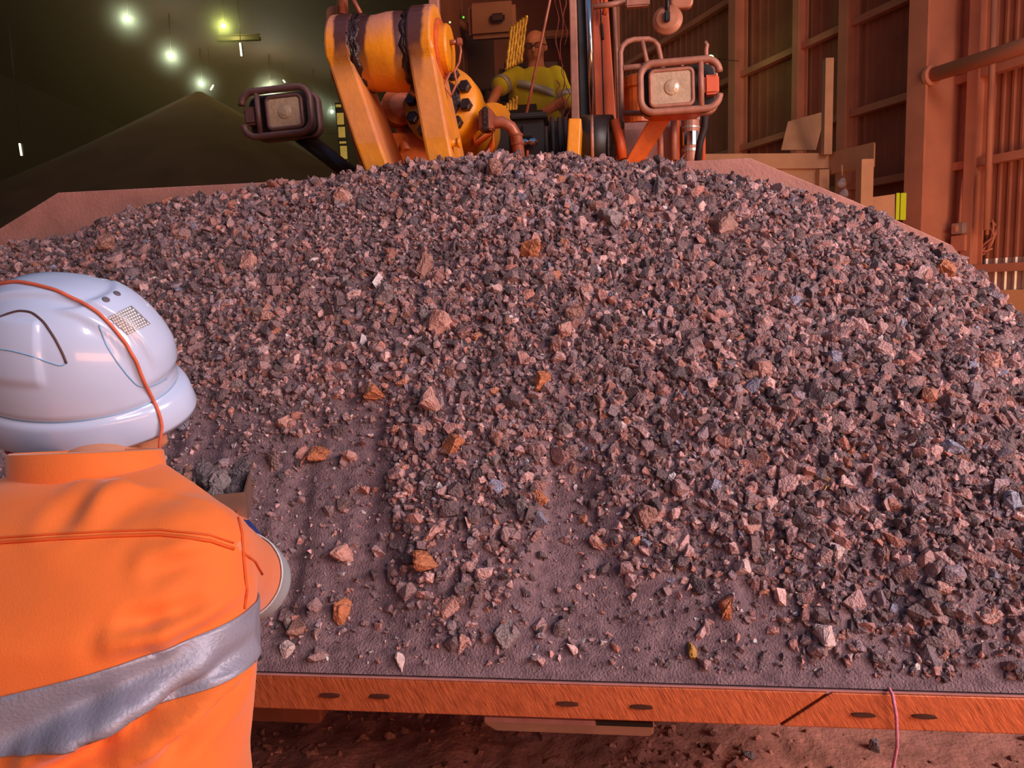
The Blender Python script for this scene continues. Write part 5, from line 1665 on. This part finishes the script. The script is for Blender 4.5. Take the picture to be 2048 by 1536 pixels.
for a, b, c, sd in ((sR, eR, wR, -1), (sL, eL, wL, 1)):
    limb(bd, a, b, .045, .038); limb(bd, b, c, .038, .028); hand(bd, c, c - b, np.array([0, .2, -1]), sd, 1.1)
for s_ in (-1, 1):
    h0 = pel + X3 * .1 * s_; kn = h0 + np.array([.04 * s_, -.42, .02]); an = kn + np.array([0, -.08, -.42])
    limb(bd, h0, kn, .075, .052); limb(bd, kn, an, .05, .036); limb(bd, an, an + np.array([0, -.13, -.05]), .036, .028)
me = remeshed(bd, .010, 3); set_coords(me, coords(me) - WPOS[driver.name]); me.materials.append(m_skin); me.name = 'body'
link('body', me, driver, WPOS[driver.name])
ds = MB()
loft(ds, [(pel - Z3 * .02, X3 * .19, Y3 * .13), (che - Z3 * .12, X3 * .19, Y3 * .13), (che, X3 * .195, Y3 * .125), (che + Z3 * .1, X3 * .17, Y3 * .1), (nk - Z3 * .035, X3 * .09, Y3 * .075), (nk - Z3 * .01, X3 * .072, Y3 * .065)])
for a, b in ((sR, eR), (sL, eL)): limb(ds, a, b, .072, .066)
me = remeshed(ds, .012, 6)
V = coords(me); Nn = normals(me); V += Nn * (.008 * noise3(V, 11))[:, None]; set_coords(me, V - WPOS[driver.name]); me.materials.append(m_hiv); me.name = 'shirt'
dsh = link('shirt', me, driver, WPOS[driver.name])
tb = MB()
n_ = 30
ring = lambda c, k: [c + X3 * .203 * k * math.cos(a) + Y3 * .138 * k * math.sin(a) - Z3 * .06 * math.cos(a) for a in np.linspace(0, 2 * PI, n_, endpoint=False)]
r0, r1 = ring(che + Z3 * .045, 1.0), ring(che - Z3 * .008, 1.01)
tb.add(r0 + r1, [(i, (i + 1) % n_, n_ + (i + 1) % n_, n_ + i) for i in range(n_)], True)
ob = tb.build('chest_tape', m_tape2, dsh); q = ob.modifiers.new('s', 'SOLIDIFY'); q.thickness = .004
for b, a in ((eR, sR), (eL, sL)):
    MB().cyl(a + (b - a) * .82, a + (b - a) * 1.02, .07, 16).build('sleeve_tape', m_tape2, dsh)
gl = MB()
gf_ = nrm(np.array([-.18, -.95, -.28])); gl_ = nrm(np.cross(Z3, gf_)); gu_ = np.cross(gf_, gl_)
for s_ in (-1, 1):
    pts = [hd + gf_ * .104 + gl_ * (s_ * .034 + .026 * math.cos(a)) + gu_ * (.016 + .018 * math.sin(a)) for a in np.linspace(0, 2 * PI, 16, endpoint=False)]
    gl.tube(pts, .0028, 6, closed=True)
    gl.tube([hd + gf_ * .10 + gl_ * s_ * .062 + gu_ * .02, hd + gl_ * s_ * .082 + gu_ * .015], .0026, 6)
gl.tube([hd + gf_ * .11 + gl_ * .01 + gu_ * .016, hd + gf_ * .11 - gl_ * .01 + gu_ * .016], .003, 6)
gl.build('spectacles', m_black, driver)
dt = MB()
loft(dt, [(pel - Z3 * .1, X3 * .17, Y3 * .13), (pel + Z3 * .02, X3 * .17, Y3 * .13)])
for s_ in (-1, 1):
    h0 = pel + X3 * .1 * s_; kn = h0 + np.array([.04 * s_, -.42, .02]); an = kn + np.array([0, -.08, -.38])
    limb(dt, h0, kn, .09, .07); limb(dt, kn, an, .07, .055)
me = remeshed(dt, .016, 4); set_coords(me, coords(me) - WPOS[driver.name]); me.materials.append(m_rail); me.name = 'trousers'
link('trousers', me, driver, WPOS[driver.name])
st_ = MB(); st_.box(pel - Z3 * .17 + Y3 * .02, (.5, .5, .12), None, .03); st_.box(pel + Y3 * .24 + Z3 * .28, (.48, .12, .8), None, .04)
seat = st_.build('driver_seat', m_intd, cabo)
MB().box(pel - Z3 * .42, (.3, .3, .4), None, .02).build('seat_pedestal', m_black, cabo)
